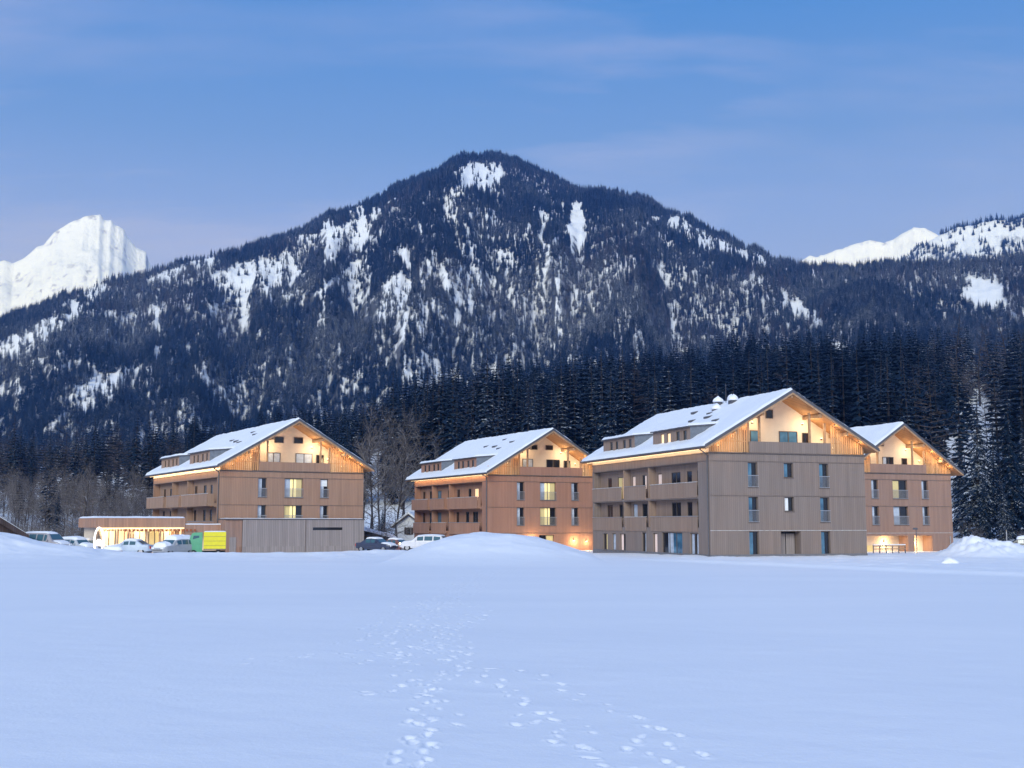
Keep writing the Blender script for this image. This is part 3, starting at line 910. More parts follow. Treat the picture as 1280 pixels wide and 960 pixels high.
    P.append(np.stack([X, Y, Z - 1], -1)[k]); HH.append(rs.uniform(12, 24, k.sum())); VV.append(rs.randint(0, 3, k.sum())); WW.append(rs.uniform(1.0, 1.5, k.sum()))
    P = np.concatenate(P); HH = np.concatenate(HH); VV = np.concatenate(VV); WW = np.concatenate(WW)
    me = bpy.data.meshes.new('forest'); me.vertices.add(len(P)); me.vertices.foreach_set('co', P.reshape(-1).astype(np.float32))
    a = me.attributes.new('variant', 'INT', 'POINT'); a.data.foreach_set('value', VV.astype(np.int32))
    sc = np.stack([HH / 22 * WW, HH / 22 * WW, HH / 22], -1)
    a = me.attributes.new('size', 'FLOAT_VECTOR', 'POINT'); a.data.foreach_set('vector', sc.reshape(-1).astype(np.float32))
    a = me.attributes.new('turn', 'FLOAT', 'POINT'); a.data.foreach_set('value', np.random.RandomState(1).uniform(0, 6.28, len(P)).astype(np.float32))
    me.update()
    forest = link_mesh('forest', me, M['needles'])
    tag(forest, 'dense snowy conifer forest covering the mountainside', 'forest', kind='stuff')
    # the kinds it is made of: crowns of trees that stand in the scene
    src = {}
    for o in COL.objects:
        if o.type == 'MESH' and o.name.startswith('crown') and o.parent:
            src.setdefault(o.data.name, o)
    ng = bpy.data.node_groups.new('forest_trees', 'GeometryNodeTree')
    ng.interface.new_socket('Geometry', in_out='INPUT', socket_type='NodeSocketGeometry')
    ng.interface.new_socket('Geometry', in_out='OUTPUT', socket_type='NodeSocketGeometry')
    N = ng.nodes; Lk = ng.links
    gi = N.new('NodeGroupInput'); go = N.new('NodeGroupOutput')
    insts = N.new('GeometryNodeGeometryToInstance')
    # sockets of a multi-input keep the order last linked first
    kinds = ['fir_a', 'fir_b', 'fir_c', 'larch', 'pine']
    outs = []
    for k in kinds:
        oi = N.new('GeometryNodeObjectInfo'); oi.transform_space = 'ORIGINAL'
        oi.inputs['Object'].default_value = src[PROTO[k][1].name]
        outs.append(oi.outputs['Geometry'])
    def named(nm, typ):
        q = N.new('GeometryNodeInputNamedAttribute'); q.data_type = typ; q.inputs['Name'].default_value = nm
        return q.outputs['Attribute']
    # one instancer per kind, chosen by the attribute
    join = N.new('GeometryNodeJoinGeometry')
    for i, k in enumerate(kinds):
        cmpn = N.new('FunctionNodeCompare'); cmpn.data_type = 'INT'; cmpn.operation = 'EQUAL'
        Lk.new(named('variant', 'INT'), cmpn.inputs[2]); cmpn.inputs[3].default_value = i
        iop = N.new('GeometryNodeInstanceOnPoints')
        Lk.new(gi.outputs[0], iop.inputs['Points']); Lk.new(cmpn.outputs[0], iop.inputs['Selection'])
        Lk.new(outs[i], iop.inputs['Instance'])
        cx = N.new('ShaderNodeCombineXYZ'); Lk.new(named('turn', 'FLOAT'), cx.inputs[2])
        Lk.new(cx.outputs[0], iop.inputs['Rotation']); Lk.new(named('size', 'FLOAT_VECTOR'), iop.inputs['Scale'])
        Lk.new(iop.outputs[0], join.inputs[0])
    N.remove(insts)
    Lk.new(join.outputs[0], go.inputs[0])
    md = forest.modifiers.new('trees', 'NODES'); md.node_group = ng
    print('forest points', len(P))


def build_single_trees():
    rnd = random.Random(8)
    def at(kind, name, u, Y, vtop, lab, cat, grp=None):
        x = gx(u, Y); zb = float(height(np.array([x]), np.array([Y]))[0])
        plant(kind, name, x, Y, gz(vtop, Y) - zb, lab, cat, grp, rnd=rnd)
    # tall spruces at the right edge
    R_ = [(1222, 176, 488, 'tallest snow-flecked spruce just right of the rightmost hotel', 'spruce'), (1266, 172, 484, 'tall dark spruce nearest the right edge of the picture', 'spruce_b'),
          (1203, 186, 545, 'slender spruce close behind the right corner of the rightmost hotel', 'spruce_b'), (1244, 190, 520, 'dark spruce between the two tallest spruces at the right', 'spruce'),
          (1286, 180, 505, 'spruce cut by the right edge of the picture', 'spruce'), (1232, 168, 590, 'short dense spruce at the foot of the tall spruces', 'spruce_b'), (1256, 166, 600, 'low spruce behind the heap of cleared snow', 'spruce')]
    for u, Y, vt, lab, k in R_: at(k, 'spruce_tree', u, Y, vt, lab, 'spruce tree', 'spruces right of the hotels')
    # larches on the slope top right
    for i, (u, Y, vt) in enumerate([(1205, 420, 380), (1247, 400, 392), (1268, 380, 385), (1180, 440, 405), (1232, 430, 400), (1285, 400, 400), (1140, 470, 430)]):
        at('larch', 'larch_tree', u, Y, vt, 'bare brown larch standing out on the slope above the right-hand spruces', 'larch tree', 'larches above the spruces')
    # big leafless trees between the two left hotels
    for i, (u, Y, vt, k) in enumerate([(452, 182, 520, 'birch_a'), (466, 176, 502, 'birch_b'), (481, 184, 497, 'birch_c'), (494, 178, 500, 'birch_a'), (508, 186, 505, 'birch_c'), (520, 180, 512, 'birch_b'), (440, 190, 535, 'birch_c'), (532, 192, 530, 'birch_a'), (474, 196, 515, 'birch_b'), (502, 200, 520, 'birch_b')]):
        at(k, 'bare_tree', u, Y, vt, 'tall leafless pale-stemmed tree between the two left hotels', 'bare tree', 'bare trees between the two left hotels')
    at('snowy', 'bare_tree', 497, 166, 618, 'snow-laden spreading bare tree beside the small white house', 'bare tree')
    at('snowy', 'bare_tree', 462, 170, 606, 'snow-laden bare tree close to the right wall of the leftmost hotel', 'bare tree')
    at('spruce', 'spruce_tree', 478, 164, 632, 'small dark spruce between the snowy shed and the white house', 'spruce tree')
    at('spruce_b', 'spruce_tree', 527, 178, 600, 'dark spruce half hidden behind the second hotel from the left', 'spruce tree')
    # thicket at the left
    at('snowy', 'bare_tree', 100, 150, 596, 'snow-laden spreading bare tree left of the flat-roofed wing', 'bare tree')
    at('snowy', 'bare_tree', 78, 146, 628, 'low snow-laden tree behind the parked vans at the left', 'bare tree')
    at('spruce', 'spruce_tree', 71, 158, 612, 'small dark spruce behind the snow-laden tree at the left', 'spruce tree')
    at('spruce_b', 'spruce_tree', 36, 215, 583, 'round-topped dark evergreen above the left thicket', 'spruce tree')
    at('birch_b', 'bare_tree', 112, 172, 568, 'tall bare tree with white frosted stem left of the leftmost hotel', 'bare tree')
    ks = ['birch_a', 'birch_b', 'birch_c']
    for i in range(110):
        u = -12 + 205 * (i + rnd.random()) / 110
        at(ks[i % 3], 'bare_tree', u, rnd.uniform(160, 250), rnd.uniform(572, 628), 'slim leafless tree in the grey thicket left of the leftmost hotel', 'bare tree', 'bare trees of the left thicket')
    for i in range(60):
        u = rnd.uniform(-10, 190); Y = rnd.uniform(172, 232)
        plant('bush', 'bare_bush', gx(u, Y), Y, rnd.uniform(5, 9.5), 'tall grey leafless bush filling the thicket left of the leftmost hotel', 'bush', 'tall bushes of the left thicket', rnd=rnd)
    for i in range(30):
        u = rnd.uniform(1150, 1290); Y = rnd.uniform(250, 420)
        at(ks[i % 3], 'bare_tree', u, Y, gzv(u, Y) - rnd.uniform(40, 75), 'frosted leafless tree on the snowy slope right of the hotels', 'bare tree', 'bare trees on the right-hand slope')
    for i in range(64):
        u = rnd.choice([rnd.uniform(0, 115), rnd.uniform(0, 115), rnd.uniform(0, 115), rnd.uniform(0, 115), rnd.uniform(455, 492), rnd.uniform(1195, 1285)]); Y = rnd.uniform(142, 172) if u < 600 else rnd.uniform(150, 166)
        x = gx(u, Y)
        where = 'behind the parked vehicles at the left' if u < 200 else ('between the two left hotels' if u < 600 else 'under the tall spruces at the right')
        plant('bush', 'bare_bush', x, Y, rnd.uniform(2, 4), 'frosted leafless bush ' + where, 'bush', 'bare bushes ' + where, rnd=rnd)


def gzv(u, Y):
    x = gx(u, Y); z = float(height(np.array([x]), np.array([Y]))[0])
    return float(project(np.array([x]), np.array([Y]), np.array([z]))[1][0])


build_single_trees()
build_forest()

# ------------------------------------------------------------------ the hotel blocks
FX = (1, 0, 0); FN = (0, -1, 0)          # front wall frame: along +x, outward -y
LX = (0, -1, 0); LN = (-1, 0, 0)         # left wall frame: along -y, outward -x


def window(root, o, R, N, c, w, z0, z1, depth, glass='glass', rail=0.0, mull=0, sill=True, curtain=None, name='window', proud=False):
    """frame (the window itself) with its pane, railing and sill"""
    a0, a1 = c - w / 2, c + w / 2
    d = -depth if not proud else .012
    mb = MB(); t = .07
    mb.obox(o, R, N, a0 + .004, a0 + t, d, d + .07, z0 + .004, z1 - .004)
    mb.obox(o, R, N, a1 - t, a1 - .004, d, d + .07, z0 + .004, z1 - .004)
    mb.obox(o, R, N, a0 + t, a1 - t, d, d + .07, z1 - t, z1 - .004)
    mb.obox(o, R, N, a0 + t, a1 - t, d, d + .07, z0 + .004, z0 + t)
    for k in range(mull):
        cc = a0 + (a1 - a0) * (k + 1) / (mull + 1)
        mb.obox(o, R, N, cc - .04, cc + .04, d, d + .065, z0 + t, z1 - t)
    win = mb.build(name, M['frame'], root)
    p = MB(); glasses = glass if isinstance(glass, (list, tuple)) else [glass]
    n = len(glasses)
    for k, g in enumerate(glasses):
        p.mi = k
        p.obox(o, R, N, a0 + .02 + (a1 - a0 - .04) * k / n, a0 + .02 + (a1 - a0 - .04) * (k + 1) / n, d + .012, d + .03, z0 + .02, z1 - .02)
    p.build('pane', [M[g] for g in glasses], win)
    if curtain:
        q = MB(); f0, f1, zb = curtain
        q.obox(o, R, N, a0 + .08 + (w - .16) * f0, a0 + .08 + (w - .16) * f1, d + .034, d + .045, z0 + (z1 - z0) * zb, z1 - .08)
        q.build('blind', M['blind'], win)
    if rail:
        q = MB()
        q.obox(o, R, N, a0 - .05, a1 + .05, .03, .08, z0 + rail - .05, z0 + rail)
        q.obox(o, R, N, a0 - .05, a1 + .05, .03, .07, z0 + .02, z0 + .06)
        k = int(w / .11)
        for i in range(k + 1):
            x = a0 + (a1 - a0) * i / k
            q.obox(o, R, N, x - .013, x + .013, .04, .065, z0 + .06, z0 + rail - .05)
        q.build('railing', M['rail'], win)
    if sill:
        q = MB(); q.obox(o, R, N, a0 - .05, a1 + .05, -.02 if not proud else .0, .06, z0 - .05, z0 - .004)
        q.build('sill', M['ledge'], win)
    return win


def lamp(root, loc, power, color=(1.0, .66, .30), radius=.12):
    l = bpy.data.lights.new('lamp_light', 'POINT'); l.energy = power; l.color = color; l.shadow_soft_size = radius
    o = bpy.data.objects.new('lamp_light', l); COL.objects.link(o); o.parent = root; o.location = loc
    return o


def hotel(cfg):
    W, L, os_, of = cfg['W'], cfg['L'], cfg['os'], cfg['of']
    ze, zr = cfg['ze'], cfg['zr']
    rnd = random.Random(cfg['seed'])
    root = empty('hotel_building', cfg['loc'], math.radians(cfg['a']))
    tag(root, cfg['label'], 'hotel', 'timber-clad hotel blocks with lit gables')
    wood = boards('timber_cladding', tuple(c * .86 for c in cfg['wood']), .19, .74, .06, (1.06, .985, .93))
    sidewood = boards('balcony_timber', cfg['sidewood'], .14, .72, .07, (1.05, .985, .94))
    O = (0, 0, 0)
    ts, tr = .24, .26
    xm = W / 2
    slope = (zr - ze) / (xm + os_)
    under = lambda x: ze - ts - tr + slope * (x + os_ if x <= xm else W + os_ - x)
    top = lambda x: ze + slope * (x + os_ if x <= xm else W + os_ - x)
    T = 9.7
    # ---- walls
    mb = MB(); fo = []
    for c, w, z0, z1, *_ in cfg['front']: fo.append((c - w / 2, c + w / 2, z0, z1, .28))
    for c, w, z0, z1, d in cfg.get('niches', []): fo.append((c - w / 2, c + w / 2, z0, z1, d))
    mb.panel(O, FX, FN, 0, W, -1.5, T, fo)
    ly0, ly1 = cfg['loggia']
    lo = [(-ly1, -ly0, 3.25, 5.78, .75), (-ly1, -ly0, 6.02, 8.95, .75)]
    for y, w, z0, z1, *_ in cfg['left_ground']: lo.append((-y - w / 2, -y + w / 2, z0, z1, .22))
    mb.panel(O, LX, LN, -L, 0, -1.5, T, lo)
    mb.quad((W, 0, -1.5), (W, L, -1.5), (W, L, T + .9), (W, 0, T + .9)); mb.quad((W, L, -1.5), (0, L, -1.5), (0, L, T), (W, L, T))
    mb.poly([(0, L, T), (W, L, T), (W, L, under(W) + .02), (xm, L, under(xm) + .02), (0, L, under(0) + .02)][::-1])
    mb.build('wall', wood, root)
    # back walls of the two loggia floors
    mb = MB()
    for k, (z0, z1) in enumerate(((3.25, 5.78), (6.02, 8.95))):
        op = [(-y - w / 2, -y + w / 2, z0 + .02 if door else z0 + .9, z0 + 2.3, .1) for y, w, g, door in cfg['loggia_windows'][k]]
        mb.panel((.75, 0, 0), LX, LN, -ly1, -ly0, z0, z1, op)
    mb.build('loggia_wall', sidewood, root)
    for k, (z0, z1) in enumerate(((3.25, 5.78), (6.02, 8.95))):
        for y, w, g, door in cfg['loggia_windows'][k]:
            window(root, (.75, 0, 0), LX, LN, -y, w, z0 + .02 if door else z0 + .9, z0 + 2.3, .1, g, mull=1 if w > 1.3 else 0, sill=False)
    # storey ledges
    for z in (3.0, 6.0, 9.0):
        mb = MB()
        segs = [(0, W)]
        for c, w, z0, z1, *_ in list(cfg['front']) + list(cfg.get('niches', [])):
            if z0 < z - .02 and z1 > z + .04: segs = [q for s in segs for q in ((s[0], c - w / 2), (c + w / 2, s[1])) if q[1] > q[0]]
        for s0, s1 in segs: mb.obox(O, FX, FN, s0, s1, 0, .035, z - .022, z + .022)
        if z == 9.0: mb.obox(O, LX, LN, -L, .035, 0, .033, z - .022, z + .022)
        mb.build('ledge', M['ledge'] if z != 3.0 or not cfg.get('pale') else M['paleledge'], root)
    mb = MB(); mb.obox(O, FX, FN, -.06, W + .04, 0, .10, T - .01, T + .06); mb.obox(O, LX, LN, -L, .0, 0, .06, T - .03, T + .05)
    mb.build('cornice', M['ledge'], root)
    mb = MB(); mb.obox(O, FX, FN, -.03, W + .03, 0, .03, -1.5, cfg.get('plinth', .1)); mb.obox(O, LX, LN, -L, .0, 0, .03, -1.5, cfg.get('plinth', .1))
    mb.build('plinth', M['plinth'], root)
    # ---- front windows
    for c, w, z0, z1, g, rl, mu, cu in cfg['front']:
        window(root, O, FX, FN, c, w, z0, z1, .26, g, rl, mu, curtain=cu)
    for y, w, z0, z1, g, mu in cfg['left_ground']:
        window(root, O, LX, LN, -y, w, z0, z1, .2, g, mull=mu, sill=z0 > .3)
    for c, w, z0, z1, d in cfg.get('niches', []):
        mb = MB(); a0, a1 = c - w / 2, c + w / 2
        mb.obox(O, FX, FN, a0 + .01, a1 - .01, -d, -d + .05, z0, z1 - .01)
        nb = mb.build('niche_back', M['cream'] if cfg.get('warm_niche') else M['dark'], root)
        if cfg.get('warm_niche'):
            mb = MB(); mb.obox(O, FX, FN, c - .9, c + .1, -d + .06, -d + .1, z0 + .05, z0 + 2.2); mb.build('glazed_door', M['litdim'], nb)
        else:
            mb = MB()
            for i in range(2): mb.obox(O, FX, FN, a0 + .1 + i * (w - .1) / 2, a0 + (i + 1) * (w - .1) / 2, -d + .06, -d + .11, z0, z1 - .2)
            mb.build('door', M['greyboards'], nb)
    # ---- attic: parapet, slatted screens, recessed plaster gable
    p0, p1 = cfg['parapet']
    mb = MB(); mb.box(p0, p1, -.05, .07, T + .07, T + 1.05); mb.build('parapet', wood, root)
    mb = MB(); mb.box(0, W, 0, 2.0, T - .1, T); mb.build('loggia_floor', M['greyboards'], root)
    for s0, s1 in ((.0, p0), (p1, W)):
        mb = MB(); x = s0 + .04
        while x < s1 - .1:
            zt = min(under(x), under(x + .1)) - .03
            if zt > T + .3: mb.box(x, x + .15, -.03, .02, T + .09, zt)
            x += .225
        mb.box(s0, s1, .022, .08, T + 1.0, T + 1.08)
        mb.build('slatted_screen', M['larchwood'], root)
    mb = MB(); y = 2.0; gw0, gw1 = 0.02, W - .02
    mb.poly([(gw0, y, T), (gw1, y, T), (gw1, y, under(gw1)), (xm, y, under(xm)), (gw0, y, under(gw0))])
    mb.build('gable_wall', M['cream'], root)
    G0 = (0, y, 0)
    for c, w, z0, z1, g in cfg['attic']:
        window(root, G0, FX, FN, c, w, z0, z1, 0, g, proud=True, sill=False, mull=1 if w > 1.2 else 0)
    for x in cfg['posts']:
        mb = MB(); mb.box(x - .09, x + .09, .1, .28, T, under(x) - .20); mb.build('post', M['beam'], root)
    for x in [xm - 5.6, xm - 2.9, xm, xm + 2.9, xm + 5.6]:
        mb = MB(); zt = min(under(x - .1), under(x + .1)) - .004
        mb.box(x - .1, x + .1, -of + .15, 2.0 - .01, zt - .30, zt); mb.build('purlin', M['beam'], root)
    # ---- roof
    mb = MB(); y0, y1 = -of, L + of
    mb.prism([(-os_, under(-os_)), (xm, under(xm)), (W + os_, under(-os_)), (W + os_, under(-os_) + tr), (xm, under(xm) + tr), (-os_, under(-os_) + tr)][::-1], y0, y1)
    roof = mb.build('roof', M['soffit'], root)
    mb = MB()
    for sx in (0, 1):
        X_ = (lambda x: x) if sx == 0 else (lambda x: W - x)
        for (ya, yb) in ((y0 - .06, y0 - .003), (y1 + .003, y1 + .06)):
            A = (X_(-os_ - .03), under(-os_) + .10); B = (X_(xm), under(xm) + .10)
            mb.hexa([(A[0], ya, A[1]), (B[0], ya, B[1]), (B[0], yb, B[1]), (A[0], yb, A[1]), (A[0], ya, A[1] + .26), (B[0], ya, B[1] + .26), (B[0], yb, B[1] + .26), (A[0], yb, A[1] + .26)])
    mb.build('fascia', M['fascia'], roof)
    mb = MB()
    for sx in (0, 1):
        X_ = (lambda x: x) if sx == 0 else (lambda x: W - x)
        A = (X_(-os_), under(-os_) - .08); B = (X_(xm), under(xm) - .08)
        ya, yb = y0 - .03, y0 + .04
        mb.hexa([(A[0], ya, A[1]), (B[0], ya, B[1]), (B[0], yb, B[1]), (A[0], yb, A[1]), (A[0], ya, A[1] + .18), (B[0], ya, B[1] + .18), (B[0], yb, B[1] + .18), (A[0], yb, A[1] + .18)])
    mb.build('bargeboard', M['beam'], roof)
    mb = MB()
    for x in (-os_ - .14, W + os_ + .02): mb.box(x, x + .12, y0, y1, ze - ts - .16, ze - ts - .02)
    mb.build('gutter', M['fascia'], roof)
    # snow blanket
    def snow_sheet(x0, x1, ya, yb, fz, thick, nu, nv, name, parent):
        us = np.linspace(0, 1, nu); vs_ = np.linspace(0, 1, nv); UU, VV = np.meshgrid(us, vs_)
        X = x0 + (x1 - x0) * UU; Y = ya + (yb - ya) * VV
        base = fz(X)
        edge = np.minimum(np.minimum(UU * abs(x1 - x0), (1 - UU) * abs(x1 - x0) * 9 + 9), np.minimum(VV, 1 - VV) * abs(yb - ya))
        th = thick * (.55 + .5 * fbm(X * .9 + cfg['seed'], Y * .7, 3) + .45 * fbm(X * 2.6, Y * 2.2 + cfg['seed'], 3)) * np.sqrt(np.clip(edge / .16, 0, 1))
        X = X + math.copysign(1, x0 - x1) * .16 * (fbm(Y * 1.1 + cfg['seed'], Y * 0 + 3, 3) - .35) * (1 - UU) ** 12
        V = np.stack([X, Y, base + th], -1)
        me = grid_mesh(name, V, nu, nv)
        return link_mesh(name, me, M['snow'], parent)
    fz = lambda X: np.where(X <= xm, ze - ts + slope * (X + os_), ze - ts + slope * (W + os_ - X)) + .012
    dorm = cfg['dormers']
    snow_sheet(-os_ - .08, xm, y0 + .02, y1 - .02, fz, ts, 46, 110, 'roof_snow', roof)
    snow_sheet(W + os_ + .08, xm, y0 + .02, y1 - .02, fz, ts, 46, 110, 'roof_snow', roof)
    # ---- eave light: cove, strip and lamps
    mb = MB(); mb.quad((-.003, L, T + .05), (-.003, 0, T + .05), (-.003, 0, under(0) - .01), (-.003, L, under(0) - .01)); mb.build('eave_cove', M['cream'], root)
    mb = MB(); mb.box(-os_ + .12, -os_ + .20, .3, L - .3, under(-os_ + .16) - .10, under(-os_ + .16) - .02)
    mb.build('light_strip', M['led'], root)
    n = 5
    for k in range(n):
        l = bpy.data.lights.new('eave_light', 'AREA'); l.shape = 'RECTANGLE'; l.size = L / n; l.size_y = .08; l.energy = cfg.get('eave_power', 60) * L / 26 * 5 / n; l.color = (1.0, .70, .36)
        o = bpy.data.objects.new('eave_light', l); COL.objects.link(o); o.parent = root
        o.location = (-os_ + .24, L * (k + .5) / n, under(-os_ + .2) - .09)
        d = Vector((1, 0, .25)); q = d.to_track_quat('-Z', 'Y').to_euler(); o.rotation_euler = q
        # long side along the eave
        mz = Matrix(((0, 0, 0), (0, 0, 0), (0, 0, 0)))
        zax = -d.normalized(); xax = Vector((0, 1, 0)); yax = zax.cross(xax)
        o.rotation_euler = Matrix((xax, yax, zax)).transposed().to_euler()
    # ---- gable lamps
    gp = cfg.get('gable_power', 1.0)
    for x, z, p in ((xm - 2.4, T + 2.9, 110), (xm + 2.75, T + 2.9, 120), (xm + 4.7, T + 1.6, 60), (1.9, T + .75, 6), (W - 1.9, T + .75, 6), (xm - 4.4, T + 1.5, 60)):
        zz = min(z, under(x) - .45)
        mb = MB(); mb.box(x - .06, x + .06, 1.86, 1.985, zz - .12, zz + .02); f = mb.build('wall_lamp', M['frame'], root)
        mb = MB(); mb.box(x - .05, x + .05, 1.87, 1.97, zz + .022, zz + .045); mb.build('bulb', M['bulb'], f)
        lamp(root, (x, .85, zz - .1), p * gp, (1.0, .74, .42), .35)
    # small downlights under the overhang wash the screens
    for x in (.9, 2.2, 3.4, W - .9, W - 2.2, W - 3.4):
        zz = under(x) - .06; yy = -of * .55
        mb = MB(); mb.tube((x, yy, zz + .02), (x, yy, zz - .08), .07, n=10); f = mb.build('downlight', M['frame'], root)
        mb = MB(); mb.tube((x, yy, zz - .083), (x, yy, zz - .10), .05, n=10); mb.build('bulb', M['spot'], f)
        lamp(root, (x, yy, zz - .28), 24 * gp, (1.0, .67, .32), .15)
    # ---- balconies
    for k, zb in enumerate((3.0, 6.0)):
        for j, (ya, yb) in enumerate(cfg['balcony']):
            pr = cfg['proj'][k]
            mb = MB()
            mb.box(-pr, .7, ya + .004, yb - .004, zb + .03, zb + .22) if pr > .05 else None
            xo = -pr - .06
            n = max(2, int((yb - ya) / .125)); st = (yb - ya) / n
            for i in range(n): mb.box(xo, xo + .045, ya + i * st + .008, ya + (i + 1) * st - .010, zb - .12, zb + 1.22)
            mb.box(xo + .05, xo + .10, ya, yb, zb + 1.0, zb + 1.1); mb.box(xo + .05, xo + .10, ya, yb, zb + .0, zb + .1)
            if pr > .2:
                for yy in (ya, yb - .05): mb.box(xo + .1, 0.0, yy, yy + .05, zb - .12, zb + 1.22)
            b = mb.build('balcony', sidewood, root)
            mb = MB(); mb.box(xo - .03, xo + .10, ya - .02, yb + .02, zb + 1.224, zb + 1.275); mb.build('handrail', M['rail'] if (j + k) % 2 == 0 else M['paleledge'], b)
    for y in cfg['fins']:
        for zb, zt in ((3.26, 5.77), (6.03, 8.94)):
            mb = MB(); mb.box(.02, .74, y - .07, y + .07, zb, zt); mb.build('partition', sidewood, root)
    # ---- drainpipe at the corner
    mb = MB(); mb.tube((-.07, .22, -1), (-.07, .22, 9.5), .055, n=8); mb.tube((-.07, .22, 9.5), (-os_ - .06, .22, ze - ts - .12), .055, n=8); mb.build('drainpipe', M['fascia'], root)
    if cfg.get('right_pipe'):
        mb = MB(); mb.tube((W - .5, -.06, -1), (W - .5, -.06, 2.6), .05, n=8); mb.build('drainpipe', M['rail'], root)
    # ---- dormers on the left slope
    for (ya, yb, litw) in dorm:
        xf = .15; zf = top(xf) - ts - .05; zt = zf + 1.42; ds = .10
        xb = (zt - ds * xf - (ze - ts + slope * os_)) / (slope - ds) if slope > ds else xm
        mb = MB(); D0 = (xf, 0, 0)
        ys = [ya + (yb - ya) * q for q in cfg['dormer_windows']]
        op = [(-q - .36, -q + .36, zf + .28, zt - .22, .12) for q in ys]
        mb.panel(D0, LX, LN, -yb, -ya, zf - .1, zt, op)
        d = mb.build('dormer', sidewood, root)
        mb = MB()
        zc = lambda x: zt + ds * (x - xf)
        for yy, fl in ((ya, 0), (yb, 1)):
            P_ = [(xf, yy, zf - .1), (xb, yy, zc(xb)), (xf, yy, zt)]
            mb.poly(P_ if not fl else P_[::-1])
        mb.build('dormer_cheek', M['zinc'], d)
        mb = MB(); mb.hexa([(xf - .25, ya - .12, zt - .01), (xb + .25, ya - .12, zc(xb + .25) - .02), (xb + .25, yb + .12, zc(xb + .25) - .02), (xf - .25, yb + .12, zt - .01), (xf - .25, ya - .12, zt + .12), (xb + .25, ya - .12, zc(xb + .25) + .11), (xb + .25, yb + .12, zc(xb + .25) + .11), (xf - .25, yb + .12, zt + .12)])
        mb.build('dormer_roof', M['fascia'], d)
        snow_sheet(xf - .27, xb + .5, ya - .1, yb + .1, lambda X: zt + .125 + ds * (X - xf), .22, 16, 40, 'dormer_snow', d)
        for i, q in enumerate(ys):
            mb = MB(); a0, a1, b0, b1 = -q - .36, -q + .36, zf + .28, zt - .22
            mb.obox(D0, LX, LN, a0 + .003, a0 + .06, -.11, -.06, b0 + .003, b1 - .003); mb.obox(D0, LX, LN, a1 - .06, a1 - .003, -.11, -.06, b0 + .003, b1 - .003)
            mb.obox(D0, LX, LN, a0 + .06, a1 - .06, -.11, -.06, b1 - .06, b1 - .003); mb.obox(D0, LX, LN, a0 + .06, a1 - .06, -.11, -.06, b0 + .003, b0 + .06)
            mb.mi = 1; mb.obox(D0, LX, LN, a0 + .02, a1 - .02, -.105, -.09, b0 + .02, b1 - .02)
            mb.build('window', [M['frame'], M['litwarm'] if litw and i >= 2 else M['glassdark']], d)
    # ---- things on the roof
    for x, y, w, h in cfg['vents']:
        z = top(x); mb = MB(); mb.hexa([(x - w / 2, y - w, z - .5), (x + w / 2, y - w, z - .3), (x + w / 2, y + w, z - .3), (x - w / 2, y + w, z - .5), (x - w / 2, y - w, z + h - .1), (x + w / 2, y - w, z + h), (x + w / 2, y + w, z + h), (x - w / 2, y + w, z + h - .1)])
        v = mb.build('roof_vent', M['fascia'], root)
    for x, y, h in cfg.get('chimneys', []):
        z = top(x); mb = MB(); mb.box(x - .28, x + .28, y - .34, y + .34, z - .8, z + h); c = mb.build('chimney', M['fascia'], root)
        rings = []
        for i in range(7):
            f = i / 6; rr = .52 * math.sqrt(max(0.02, 1 - (f * 1.0) ** 2.2)) * (.92 if i == 0 else 1)
            rings.append([(x + rr * math.cos(a) * (1 + .16 * math.sin(3 * a + y)), y + rr * 1.25 * math.sin(a) * (1 + .12 * math.sin(2 * a + x)), z + h - .12 * (1 - f) + .42 * f + .10 * f * math.sin(2.3 * a + y) + .003) for a in [k * math.pi / 6 for k in range(12)]])
        s = MB(); s.loft(rings); s.build('snow_cap', M['snow'], c, True)
    for x, y, h in cfg.get('masts', []):
        z = top(x); mb = MB(); mb.tube((x, y, z - .5), (x, y, z + h), .035, .02, 6); mb.build('antenna_mast', M['fascia'], root)
    # ---- lights at the ground floor
    for x, z, p in cfg.get('ground_lamps', []):
        yy = cfg.get('lamp_y', -.02)
        mb = MB(); mb.box(x - .08, x + .08, yy - .14, yy - .004, z - .16, z + .04); f = mb.build('wall_lamp', M['frame'], root)
        mb = MB(); mb.box(x - .07, x + .07, yy - .13, yy - .02, z - .19, z - .163); mb.build('bulb', M['bulb'], f)
        lamp(root, (x, yy - .5, z - .25), p, (1.0, .68, .32))
    return root


def fw(c, w, z0, z1, g, rl=0.0, mu=0, cu=None): return (c, w, z0, z1, g, rl, mu, cu)


def standard_front(W, mid, lit, seed):
    """three columns of windows on the first and second floor"""
    r = random.Random(seed); m = W / 2; out = []
    for k, z in enumerate((3.9, 6.85)):
        top = z + 2.1
        out.append(fw(m - 3.6, .95, z, top, ['curtain', 'glassdark'], 1.0))
        out.append(fw(m + 3.6, .95, z, top, ['curtain', 'glassdark'], 1.0, 0, (0, 1, .62) if k == 1 and seed == 1 else None))
        if mid == 'wide': out.append(fw(m, 2.1, z, top, lit[k], 1.0, 1))
    return out


